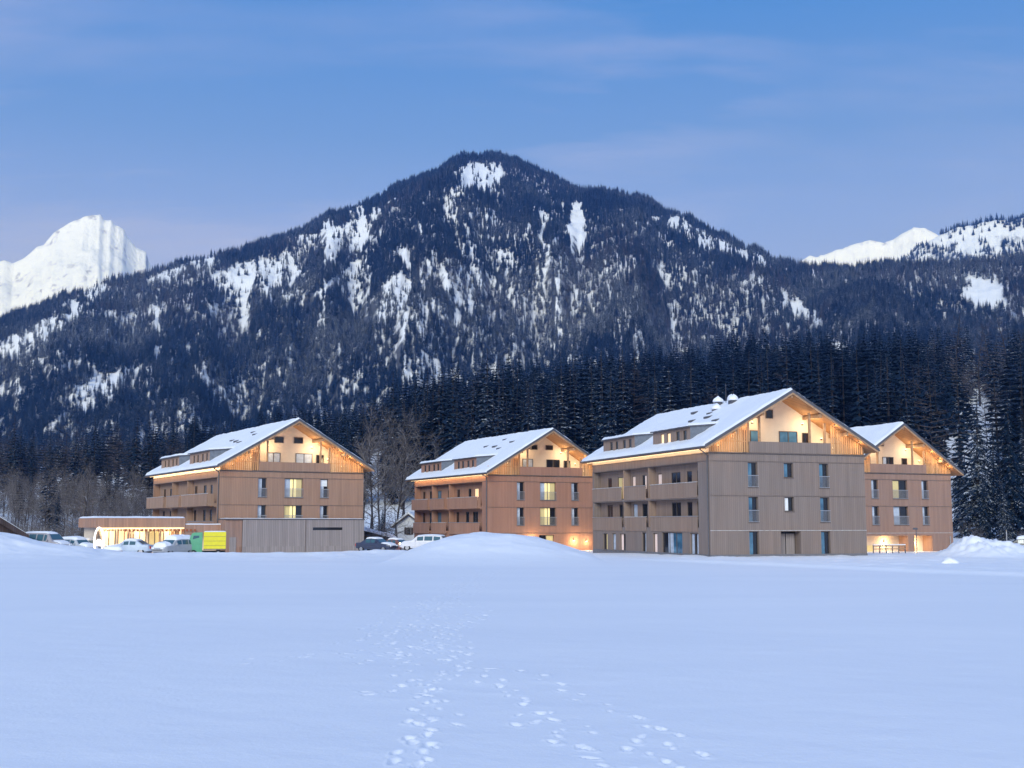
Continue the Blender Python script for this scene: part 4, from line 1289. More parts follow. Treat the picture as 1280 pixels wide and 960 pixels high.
def build_hotels():
    W = 15.7
    hotel(dict(seed=3, W=W, L=26.1, a=18.8, loc=(17.0, 103.6, -1.17), os=.88, of=1.0, ze=10.46, zr=15.5, pale=True, plinth=.95,
        label='largest grey-brown hotel block with chimneys on its snowy roof', wood=(.258, .214, .198), sidewood=(.28, .21, .175),
        front=[fw(4.24, .95, 6.75, 8.92, ['glass', 'glassdark'], 1.05), fw(7.84, .95, 7.62, 8.92, ['glass', 'glassdark']), fw(11.44, .95, 6.75, 8.92, ['glass', 'glassdark'], 1.05),
               fw(4.24, .95, 3.72, 5.92, ['glass', 'glassdark'], 1.05), fw(7.84, .95, 4.66, 5.92, ['blind', 'glassdark']), fw(11.44, .95, 3.72, 5.92, ['glass', 'glassdark'], 1.05),
               fw(4.24, .95, .35, 2.92, ['glass', 'glassdark']), fw(11.44, .95, .35, 2.92, ['glass', 'glassdark'])],
        niches=[(7.9, 2.0, .3, 2.92, 1.0)],
        loggia=(2.1, 25.7), balcony=[(2.25, 11.8), (12.8, 17.7), (18.5, 26.05)], fins=[12.3, 18.1], proj=(.0, .0),
        loggia_windows=[[(3.2, 1.1, 'glass', True), (5.2, 1.0, 'glassdark', False), (7.9, 1.9, 'glassdark', True), (14.7, 1.2, 'glassdark', False), (16.9, 1.0, 'curtain', True), (20.1, 1.5, 'glassdark', False), (23.2, 1.4, 'glassdark', False)],
                        [(3.2, 1.1, 'glass', True), (5.2, 1.0, 'glassdark', False), (7.9, 1.9, 'glassdark', True), (11.3, .9, 'pale', False), (14.7, 1.0, ['glassdark', 'pale'], False), (17.2, .8, 'pale', True), (20.1, 2.0, ['litdim', 'litwarm'], True), (23.2, 1.0, 'glassdark', False)]],
        left_ground=[(3.0, 1.6, .8, 2.75, ['curtain', 'glassdark', 'curtain'], 1), (7.4, 4.2, .2, 2.8, ['glassdark', 'curtain', 'glass', 'glass'], 2), (10.9, .9, .3, 2.7, 'pale', 0), (13.4, 1.0, .2, 2.75, ['glassdark', 'curtain'], 0), (18.4, 1.4, .9, 2.6, ['pale', 'glassdark'], 1), (20.6, 1.0, .9, 2.6, 'curtain', 0), (22.8, 1.2, .9, 2.6, ['glassdark', 'litdim'], 0)],
        parapet=(3.95, 12.2), posts=[3.95, 5.1, 10.2, 11.75],
        attic=[(4.75, .7, 9.8, 11.9, 'glassdark'), (5.7, 1.0, 9.9, 11.9, 'glass'), (9.1, 1.9, 9.9, 11.9, 'glass'), (11.0, .9, 9.8, 11.8, 'glassdark'), (7.2, .75, 13.0, 13.8, 'glassdark'), (5.75, .75, 13.0, 13.8, 'glassdark')],
        dormers=[(15.6, 23.4, False), (3.7, 11.4, True)], dormer_windows=(.14, .32, .56, .74),
        vents=[(3.4, 5, .4, .2), (4.6, 8.6, .5, .15), (4.2, 11.2, .4, .2), (6.2, 14.5, .4, .2), (5.4, 9.8, .35, .15)],
        chimneys=[(7.0, 8.2, .35), (7.0, 11.0, .45), (6.1, 9.8, .12)], masts=[(7.3, 10.0, 1.9)], eave_power=26))
    W = 16.7
    r_ = hotel(dict(seed=1, W=W, L=29.2, a=30.14, loc=(-31.47, 129.58, -1.55), os=.7, of=1.4, ze=10.41, zr=15.68, pale=False,
        label='leftmost hotel block, standing behind the grey garage', wood=(.37, .242, .182), sidewood=(.35, .24, .185),
        front=standard_front(W, 'wide', [['litdim', 'lit', 'glassdark'], ['curtain', 'lit', 'litdim']], 1),
        loggia=(1.0, 28.8), balcony=[(1.9, 12.4), (13.6, 19.2), (20.6, 29.15)], fins=[13.0, 19.9], proj=(.0, .75),
        loggia_windows=[[(2.4, 1.6, 'glass', True), (5.6, .9, 'glassdark', False), (8.2, 1.0, 'glassdark', False), (12.0, 1.0, 'glassdark', True), (15.4, 1.1, 'glassdark', False), (20.4, 1.0, 'glassdark', True), (23.0, 1.1, 'glassdark', False), (26.4, 1.1, 'glassdark', False)],
                        [(2.2, 1.5, 'glassdark', True), (5.6, .9, 'glassdark', False), (8.2, 1.2, 'glassdark', True), (11.9, 1.1, 'glassdark', False), (15.4, 1.2, 'glassdark', True), (20.4, 1.1, 'glassdark', True), (23.2, 1.1, 'glassdark', False), (26.2, 1.1, 'glassdark', False)]],
        left_ground=[], parapet=(4.3, 12.6), posts=[4.3, 5.3, 11.5, 12.55],
        attic=[(4.6, .8, 9.8, 11.9, 'glassdark'), (6.6, 1.6, 9.9, 11.9, 'curtain'), (10.2, 2.0, 9.9, 11.9, 'curtain'), (12.1, .9, 9.8, 11.8, 'glassdark'), (7.2, 1.1, 13.0, 13.7, 'glassdark'), (9.5, 1.1, 13.0, 13.7, 'glassdark')],
        dormers=[(17.5, 26.0, False), (4.6, 12.8, False)], dormer_windows=(.14, .34, .58, .78),
        vents=[(4.2, 7, .4, .15), (4.6, 9.5, .4, .2), (5.8, 6, .5, .12), (5.2, 13, .4, .15), (6.6, 9.5, .35, .15)], gable_power=1.3))
    W = 15.6
    hotel(dict(seed=2, W=W, L=23.6, a=25.5, loc=(-2.79, 138.8, -1.69), os=.77, of=1.45, ze=10.2, zr=15.38, pale=False,
        label='second hotel block from the left, behind the smooth snow mound', wood=(.385, .215, .158), sidewood=(.36, .21, .155),
        front=standard_front(W, 'wide', [['litdim', 'lit', 'glassdark'], ['curtain', 'lit', 'litdim']], 2) + [fw(W / 2 - .2, 2.0, .1, 2.8, ['glassdark', 'litdim'], 0, 1), fw(3.9, 1.0, 1.2, 2.8, 'glassdark')],
        loggia=(1.6, 23.3), balcony=[(2.0, 11.2), (12.2, 17.0), (17.8, 23.5)], fins=[11.7, 17.4], proj=(.15, .4),
        loggia_windows=[[(2.6, 1.3, 'glass', True), (5.2, 1.5, 'glassdark', False), (7.6, 1.0, 'glassdark', False), (10.6, .9, 'glassdark', False), (13.4, .9, 'glassdark', False), (16.6, 1.3, 'glass', True), (19.6, .9, 'glassdark', False), (22, .9, 'glassdark', False)],
                        [(2.6, 1.3, 'glass', True), (4.9, 1.2, 'litwarm', False), (6.9, .9, 'glassdark', False), (10.4, .9, 'glassdark', False), (13.4, .9, 'glassdark', False), (16.6, 1.3, 'glass', True), (19.6, .9, 'glassdark', False), (22, .9, 'glassdark', False)]],
        left_ground=[(6, 2.0, .2, 2.7, 'glassdark', 1), (14, 1.2, .8, 2.6, 'glassdark', 0), (20, 1.2, .8, 2.6, 'glassdark', 0)], parapet=(4.1, 12.4), posts=[4.1, 5.2, 10.6, 12.3],
        attic=[(4.5, .8, 9.8, 11.8, 'glassdark'), (6.1, 1.4, 9.9, 11.8, 'curtain'), (9.5, 1.8, 9.9, 11.8, 'glassdark'), (11.4, .9, 9.8, 11.7, 'glassdark'), (6.9, 1.0, 12.9, 13.5, 'glassdark'), (9.0, 1.0, 12.9, 13.5, 'glassdark')],
        dormers=[(14.6, 21.6, False), (3.6, 10.4, False)], dormer_windows=(.16, .36, .60, .80),
        vents=[(4.2, 6, .4, .15), (4.8, 8.6, .4, .2), (5.6, 5, .5, .12), (5.2, 12, .4, .15), (6.4, 9, .35, .15)], ground_lamps=[(5.6, 2.4, 190), (11.2, 2.3, 150), (12.9, 2.2, 90)]))
    W = 15.0
    ang = math.radians(23.44); X0 = 37.99 - .89 * math.cos(ang); Y0 = 134.06 - .89 * math.sin(ang)
    hotel(dict(seed=4, W=W, L=22.0, a=23.44, loc=(X0, Y0, -1.62), os=.94, of=1.05, ze=10.09, zr=15.53, pale=True,
        label='rightmost hotel block with a brightly lit ground floor', wood=(.35, .23, .185), sidewood=(.30, .20, .16),
        front=standard_front(W, 'wide', [['curtain', 'glassdark'], ['litdim', 'glassdark']], 4),
        niches=[(4.6, 7.6, -.6, 2.7, 1.6), (10.6, 2.6, -.6, 2.7, 1.6)], warm_niche=True,
        loggia=(1.6, 21.6), balcony=[(2.0, 11.2), (12.2, 21.4)], fins=[11.7], proj=(.15, .4),
        loggia_windows=[[(3, 1.3, 'glass', True), (6, 1.2, 'glassdark', False), (9, 1.2, 'glassdark', False), (14, 1.2, 'glassdark', False), (18, 1.2, 'glassdark', False)]] * 2,
        left_ground=[], parapet=(3.3, 11.4), posts=[3.3, 4.6, 9.6, 11.3],
        attic=[(3.8, .9, 9.8, 11.7, 'glassdark'), (4.8, .5, 9.8, 11.7, 'litdim'), (7.6, 1.6, 9.9, 11.7, ['curtain', 'glassdark', 'glassdark']), (10.0, .8, 9.8, 11.6, 'glassdark'), (6.7, .8, 12.9, 13.6, 'glassdark')],
        dormers=[(12.6, 19.6, False)], dormer_windows=(.16, .36, .60, .80),
        vents=[(4.2, 6, .4, .15), (5.2, 12, .4, .15)], right_pipe=True, ground_lamps=[(1.9, 2.1, 120), (6.2, 2.1, 120), (10.4, 2.1, 120)], lamp_y=1.57, gable_power=1.1))


def local(a, loc, x, y, z=0):
    c, s = math.cos(math.radians(a)), math.sin(math.radians(a))
    return (loc[0] + c * x - s * y, loc[1] + s * x + c * y, loc[2] + z)


def ground(x, y):
    return float(height(np.array([x]), np.array([y]))[0])


def build_wing():
    """flat-roofed restaurant wing along the front line of the leftmost block"""
    a = 30.14; loc = (-31.47, 129.58, 0)
    root = empty('restaurant_wing', local(a, loc, 0, 0), math.radians(a))
    tag(root, 'low flat-roofed timber wing with a golden lit front and icicle lights', 'building')
    wood = boards('wing_timber', (.40, .26, .20), .15, .5, .12)
    # x runs from -13.4 (left end) to +1.5, fascia above, lit front below
    xl, xs, xr = at_local_u(a, loc, 119, -1.1), at_local_u(a, loc, 231, -1.1), 1.2
    mb = MB(); mb.box(xl, xs, -1.1, 8.0, 2.02, 3.0); mb.build('fascia', wood, root)
    mb = MB(); mb.box(xs + .003, xr, -1.0, -.12, 1.3, 2.32); mb.build('parapet', wood, root)
    def cap(x0, x1, y0, y1, z, nm, t=.16):
        nu, nv = 60, 24; UU, VV = np.meshgrid(np.linspace(0, 1, nu), np.linspace(0, 1, nv))
        X = x0 + (x1 - x0) * UU; Y = y0 + (y1 - y0) * VV
        e = np.minimum(np.minimum(UU, 1 - UU) * (x1 - x0), np.minimum(VV, 1 - VV) * (y1 - y0))
        Z = z + t * (.6 + .8 * fbm(X * .8, Y * .8, 3)) * np.sqrt(np.clip(e / .15, 0, 1))
        link_mesh(nm, grid_mesh(nm, np.stack([X, Y, Z], -1), nu, nv), M['snow'], root)
    cap(xl - .05, xs + .05, -1.15, 8.05, 3.003, 'roof_snow'); cap(xs + .06, xr + .03, -1.03, -.1, 2.323, 'roof_snow', .12)
    wall = MB(); wall.box(xl + .6, xs, .3, 7.9, -1.4, 2.0); wall.box(xs + .004, xr, -.10, -.02, -1.4, 1.29)
    w = wall.build('wall', M['cream'], root)
    for i in range(6):
        c = xl + 1.6 + i * 1.55
        g = ['litbright', 'litwarm', 'litbright', 'litdim', 'litbright', 'litwarm'][i]
        window(root, (0, .3, 0), FX, FN, c, 1.3, -.5, 1.75, 0, g, proud=True, sill=False, mull=1)
    mb = MB(); mb.box(xs - 1.1, xs - .3, .22, .28, -.6, 1.7); mb.build('door', M['beam'], root)
    for x in (xl + .25, -9.6, -6.4, xs - .2):
        mb = MB(); mb.box(x - .1, x + .1, -.95, -.75, -1.4, 2.015); mb.build('post', M['beam'], root)
    # eave garland: strip, hanging icicle lights and a row of brown tassels
    mb = MB(); mb.box(xl + .1, xs - .1, -1.16, -1.105, 1.93, 2.0); mb.build('light_strip', M['led'], root)
    rnd = random.Random(4)
    mb = MB(); x = xl + .3
    while x < xs - .2:
        h = rnd.uniform(.2, .62); mb.tube((x, -1.13, 1.925), (x + rnd.uniform(-.03, .03), -1.13, 1.925 - h), .045, .008, 5); x += rnd.uniform(.16, .36)
    mb.build('icicle_lights', M['litbright'], root)
    mb = MB(); x = xl + 2.8
    while x < xs + 1.2:
        mb.box(x, x + .22, -1.21, -1.19, 1.62, 1.86); x += .42
    mb.build('bunting', plain('rust_bunting', (.32, .10, .04), .8), root)
    for x in (-11.5, -8.5, -5.5):
        mb = MB(); mb.box(x - .12, x + .12, -.4, -.16, 1.9, 2.015); f = mb.build('ceiling_lamp', M['frame'], root)
        mb = MB(); mb.box(x - .1, x + .1, -.38, -.18, 1.875, 1.897); mb.build('bulb', M['bulb'], f)
        lamp(root, (x, -.5, 1.6), 75, (1.0, .72, .36))
    # ---- grey boarded garage in front of the block
    g0 = at_local_u(a, loc, 303, -2.6); g1 = at_local_u(a, loc, 455, -2.6)
    root = empty('garage', local(a, loc, g0, -2.6), math.radians(a))
    tag(root, 'grey vertical-boarded flat-roofed garage with a dark slot window', 'garage')
    Lg = g1 - g0; Dp = 2.45; zt = 2.85
    c = lambda u: at_local_u(a, loc, u, -2.6) - g0
    s0, s1 = c(391), c(428)
    mb = MB(); mb.panel((0, 0, 0), FX, FN, 0, Lg, -1.5, zt, [(s0, s1, 1.72, 2.02, .12)])
    mb.quad((Lg, 0, -1.5), (Lg, Dp, -1.5), (Lg, Dp, zt), (Lg, 0, zt)); mb.quad((0, 0, zt), (Lg, 0, zt), (Lg, Dp, zt), (0, Dp, zt)); mb.quad((0, Dp, -1.5), (0, Dp, zt), (Lg, Dp, zt), (Lg, Dp, -1.5))
    mb.build('wall', M['greyboards'], root)
    # brown side wing of the garage with a door
    sb = boards('garage_side_boards', (.29, .20, .17), .16, .5, .12)
    c0 = c(281)
    mb = MB(); mb.box(c0, -.004, .12, Dp, -1.5, zt - .02); mb.build('side_wall', sb, root)
    mb = MB(); mb.box(c0 + .55, c0 + 1.25, .07, .118, -1.2, 1.0); d = mb.build('door', M['greyboards'], root)
    mb = MB(); mb.tube((c0 + 1.15, .03, -.1), (c0 + 1.15, .065, -.1), .03, n=8); mb.build('handle', M['rail'], d)
    mb = MB(); mb.box(s0 + .005, s1 - .005, .10, .118, 1.725, 2.015); mb.build('slot_window', M['glassdark'], root)
    mb = MB(); q = c(382); mb.box(q - .03, q + .03, -.03, -.003, -1.5, zt - .01); mb.build('seam', M['ledge'], root)
    mb = MB(); mb.box(c0 - .06, Lg + .06, -.06, Dp, zt + .003, zt + .11); mb.build('roof_edge', M['fascia'], root)
    nu, nv = 60, 12; UU, VV = np.meshgrid(np.linspace(0, 1, nu), np.linspace(0, 1, nv))
    X = c0 + (Lg - c0) * UU; Y = Dp * VV
    e = np.minimum(np.minimum(UU, 1 - UU) * (Lg - c0), np.minimum(VV, 1 - VV) * Dp)
    link_mesh('roof_snow', grid_mesh('roof_snow', np.stack([X, Y, zt + .112 + .06 * np.sqrt(np.clip(e / .15, 0, 1)) * (.5 + fbm(X, Y, 3))], -1), nu, nv), M['snow'], root)


def at_local_u(a, loc, u, y):
    """x along the front line of a block (offset y) that lies at picture column u"""
    lo, hi = -60, 60
    for _ in range(60):
        m = (lo + hi) / 2; p = local(a, loc, m, y, 1.0)
        if float(project(p[0], p[1], p[2])[0]) < u: lo = m
        else: hi = m
    return lo


build_hotels()
build_wing()


# ------------------------------------------------------------------ vehicles and small things
def car(loc, heading, prof, length, hw, belt, paint, label, cat, name='parked_car', snow=0.1, dirty=False, group='vehicles parked between the hotels', lights=0, glassy=True):
    """prof: list of (x fraction, top z) from nose to tail; cabin where the top is above the belt"""
    root = empty(name, loc, heading); tag(root, label, cat, group)
    pm = plain('car_paint', paint, .35, .5, var=.08)
    ring = lambda x, zt, k: None
    rings = []; xs = []
    for f, zt in prof:
        x = (f - .5) * length
        e = min(1, 6 * min(f, 1 - f) + .72); h = hw * e
        zb = .30 if .04 < f < .96 else .42
        zc = min(zt, belt)
        ins = max(0, zt - belt) * .24
        ctr = [(h * .92, zb), (h, zb + .22), (h, zc - .10), (h * .97, zc), (h * .97 - ins, max(zt - .05, zc)), ((h * .97 - ins) * .82, zt)]
        r = [(x, y, z) for y, z in ctr] + [(x, -y, z) for y, z in reversed(ctr)]
        rings.append(r); xs.append((x, zt, h, zc, ins))
    mb = MB(); mb.loft(rings); body = mb.build('body', pm, root)
    # glass set a little proud of the cabin
    mb = MB(); fr = MB()
    cab = [i for i, q in enumerate(xs) if q[1] > belt + .12]
    i0, i1 = cab[0], cab[-1]
    for i in range(i0, i1):
        (xa, za, ha, ca, ia), (xb, zb_, hb, cb, ib) = xs[i], xs[i + 1]
        if abs(xb - xa) < .35: continue
        for s in (1, -1):
            def side(x, h, zc, zt, ins, t): return (x, s * (h * .97 - ins * t + .012), zc + (zt - .05 - zc) * t)
            d = .06
            A, B = xa + d, xb - d
            q = [side(A, ha, ca, za, ia, .10), side(B, hb, cb, zb_, ib, .10), side(B, hb, cb, zb_, ib, .86), side(A, ha, ca, za, ia, .86)]
            mb.poly(q if s < 0 else q[::-1])
    for (i, j, sg) in ((i0 - 1, i0, 1), (i1 + 1, i1, -1)):
        if 0 <= i < len(xs):
            (xa, za, ha, ca, ia), (xb, zb_, hb, cb, ib) = xs[i], xs[j]
            def fp(t, s):
                y = (ha * .80 * (1 - t) + (hb * .97 - ib) * .80 * t) * s
                return (xa + (xb - xa) * t - .012 * sg, y, za + (zb_ - za) * t + .012)
            q = [fp(.14, -1), fp(.14, 1), fp(.90, 1), fp(.90, -1)]
            mb.poly(q if sg < 0 else q[::-1])
    mb.build('windows', M['carglass'], root)
    for x in (-length * .31, length * .31):
        for s in (-1, 1):
            y = s * (hw - .12)
            mb = MB(); mb.tube((x, y - .11, .33), (x, y + .11, .33), .33, n=18); w = mb.build('wheel', M['tyre'], root)
            mb = MB(); yo = y + s * .112; mb.tube((x, yo, .33), (x, yo + s * .012, .33), .20, n=12); mb.build('rim', M['rim'], w)
    for s in (-1, 1):
        x = -length / 2; zz = belt - .28
        mb = MB(); mb.box(x + .02, x + .10, s * hw * .62 - .17, s * hw * .62 + .17, zz - .09, zz + .09)
        mb.build('headlight', M['bulb'] if lights and s == lights else M['headlight'], root)
        x = length / 2; mb = MB(); mb.box(x - .10, x + .0, s * hw * .70 - .09, s * hw * .70 + .09, zz - .05, zz + .2); mb.build('tail_light', M['tail'], root)
        xm_ = xs[i0][0] - .1; mb = MB(); mb.box(xm_ - .06, xm_ + .06, s * (hw + .02) - .09, s * (hw + .02) + .09, belt + .02, belt + .18); mb.build('mirror', pm, root)
    if snow > 0:
        # blanket of snow on bonnet and roof
        rs = np.random.RandomState(int(abs(loc[0]) * 10) % 1000)
        def sheet(xa, xb, nm):
            n = 26; m = 12
            X = np.linspace(xa, xb, n); V = np.zeros((m, n, 3))
            fx = np.array([q[0] for q in xs]); zt = np.interp(X, fx, [q[1] for q in xs]); hh = np.interp(X, fx, [(q[2] * .97 - q[4]) * (.86 if q[1] <= belt + .1 else .92) for q in xs])
            for j in range(m):
                t = -1 + 2 * j / (m - 1)
                e = np.minimum(1, np.minimum(np.abs(X - xa), np.abs(xb - X)) / .15)
                th = snow * np.sqrt(np.clip(e, 0, 1)) * math.sqrt(max(0, 1 - t ** 6)) * (.7 + .6 * fbm(X * 2 + loc[0], np.full(n, t * 1.5), 3))
                V[j, :, 0] = X; V[j, :, 1] = t * hh * (1.0 + .25 * min(1, snow)); V[j, :, 2] = zt + .012 + th - .06 * abs(t) ** 4 * (1 if snow < .2 else 1.5)
            return link_mesh(nm, grid_mesh(nm, V, n, m), M['snow'], root)
        sheet(xs[i0][0] - .05, xs[i1][0] + .05, 'snow_cover')
        if i0 > 2: sheet(xs[0][0] + .12, xs[max(1, i0 - 1)][0] - .0, 'snow_cover')
    return root


SEDAN = [(0, .55), (.03, .72), (.10, .84), (.26, .93), (.29, .96), (.42, 1.40), (.55, 1.46), (.70, 1.42), (.84, 1.02), (.96, .98), (1, .70)]
WAGON = [(0, .58), (.03, .78), (.09, .92), (.24, 1.0), (.27, 1.04), (.39, 1.52), (.55, 1.60), (.75, 1.60), (.92, 1.54), (.985, 1.06), (1, .62)]
VAN = [(0, .60), (.03, .95), (.10, 1.12), (.19, 1.20), (.21, 1.26), (.33, 1.92), (.42, 2.0), (.6, 2.02), (.8, 2.02), (.96, 1.98), (.99, 1.25), (1, .70)]


def on_ground(u, Y): 
    x = gx(u, Y); return (x, Y, ground(x, Y))


def lift(u, Y, vtop, h):
    """standing place whose roof of height h shows at picture row vtop"""
    x = gx(u, Y); return (x, Y, max(ground(x, Y), gz(vtop, Y) - h))


def build_vehicles():
    G = 'vehicles parked between the hotels'
    R = math.radians
    car(lift(58, 116, 664.5, 2.1), R(-22) + math.pi, VAN, 4.9, .96, 1.16, (.33, .31, .33), 'beige-grey van with a snowy roof, parked leftmost of the vehicles', 'van', 'parked_van', .10, group=G)
    car(lift(97, 119, 672, 1.75), R(-30) + math.pi, WAGON, 4.3, .88, 1.0, (.50, .53, .58), 'pale snow-covered car just right of the beige van', 'car', 'parked_car', .22, group=G)
    car(lift(110, 124, 675, 1.6), R(-15) + math.pi, SEDAN, 4.3, .88, .95, (.10, .16, .26), 'dark blue car behind the glowing oval sign', 'car', 'parked_car', .16, group=G)
    car(lift(163, 117, 673, 1.6), R(-8), SEDAN, 4.7, .90, .95, (.42, .50, .62), 'pale blue saloon car with snowy roof ahead of the lit wing', 'car', 'parked_car', .13, group=G)
    car(lift(217, 114.5, 668, 2.0), R(62), WAGON, 4.3, .92, 1.02, (.36, .37, .40), 'car buried under thick lumpy snow beside the green truck', 'car', 'parked_car', .34, group=G)
    car(lift(471, 127, 671.5, 1.55), R(-28) + math.pi, SEDAN, 4.5, .90, .95, (.035, .045, .085), 'dark navy car under patchy snow beside the garage', 'car', 'parked_car', .12, group=G)
    car(lift(497, 131, 676, 1.5), R(-30) + math.pi, SEDAN, 4.2, .88, .92, (.20, .09, .08), 'small reddish car between the navy car and the white estate', 'car', 'parked_car', .12, group=G)
    car(lift(530, 122, 668.5, 1.62), R(-14), WAGON, 4.8, .92, 1.0, (.62, .62, .66), 'white estate car with one headlight on, left of the mound', 'car', 'parked_car', .06, group=G, lights=-1)
    car(lift(1277, 113, 678, 1.7), R(-20), SEDAN, 4.6, .90, .95, (.03, .035, .05), 'dark snow-capped car cut by the right edge behind the snow heap', 'car', 'parked_car', .25, group=G)
    # green and yellow box truck
    Y = 116.5; x = gx(258, Y); z = gz(662.5, Y) - 2.55
    root = empty('box_truck', (x, Y, z), R(14)); root.scale = (.92, .92, .94); tag(root, 'small truck with green cab and bright yellow box body', 'truck')
    green = plain('green_cab_paint', (.10, .34, .20), .4, .4, var=.08); yel = plain('yellow_box_panel', (.72, .64, .03), .45, .4, var=.05)
    mb = MB(); rings = []
    for xx, zt in ((-1.95, 1.2), (-1.9, 1.35), (-1.5, 2.35), (-1.3, 2.45), (-.42, 2.48)):
        rings.append([(xx, -.9, .45), (xx, -.93, .9), (xx, -.93, min(1.35, zt)), (xx, -.84, zt), (xx, .84, zt), (xx, .93, min(1.35, zt)), (xx, .93, .9), (xx, .9, .45)])
    mb.loft(rings); mb.build('cab', green, root)
    mb = MB()
    mb.poly([(-1.50, -.925, 1.36), (-.75, -.925, 1.36), (-.75, -.868, 2.15), (-1.32, -.868, 2.15)])
    mb.poly([(-1.50, .925, 1.36), (-1.32, .868, 2.15), (-.75, .868, 2.15), (-.75, .925, 1.36)])
    mb.poly([(-1.895, -.8, 1.42), (-1.895, .8, 1.42), (-1.545, .76, 2.26), (-1.545, -.76, 2.26)][::-1])
    mb.build('windows', M['carglass'], root)
    mb = MB(); mb.box(-.30, 1.95, -.98, .98, .72, 2.52); bx = mb.build('cargo_box', yel, root)
    mb = MB()
    for zz in (1.15, 1.6, 2.05): mb.box(-.28, 1.93, -.995, -.983, zz - .012, zz + .012)
    mb.box(-.30, 1.95, -1.0, -.983, .72, .82); mb.build('trim', M['ledge'], bx)
    mb = MB(); mb.box(-1.9, 1.9, -.45, .45, .38, .62); mb.build('chassis', M['tyre'], root)
    for xx in (-1.3, 1.2):
        for s in (-1, 1):
            mb = MB(); mb.tube((xx, s * .82 - .1, .36), (xx, s * .82 + .1, .36), .36, n=16); w = mb.build('wheel', M['tyre'], root)
            mb = MB(); mb.tube((xx, s * .925, .36), (xx, s * .94, .36), .2, n=12); mb.build('rim', M['rim'], w)
    n = 24; UU, VV = np.meshgrid(np.linspace(0, 1, n), np.linspace(0, 1, n)); e = np.minimum(np.minimum(UU, 1 - UU), np.minimum(VV, 1 - VV))
    link_mesh('roof_snow', grid_mesh('roof_snow', np.stack([-.3 + 2.25 * UU, -.98 + 1.96 * VV, 2.523 + .1 * np.sqrt(np.clip(e / .08, 0, 1)) * (.6 + .6 * fbm(UU * 3, VV * 3, 3))], -1), n, n), M['snow'], root)


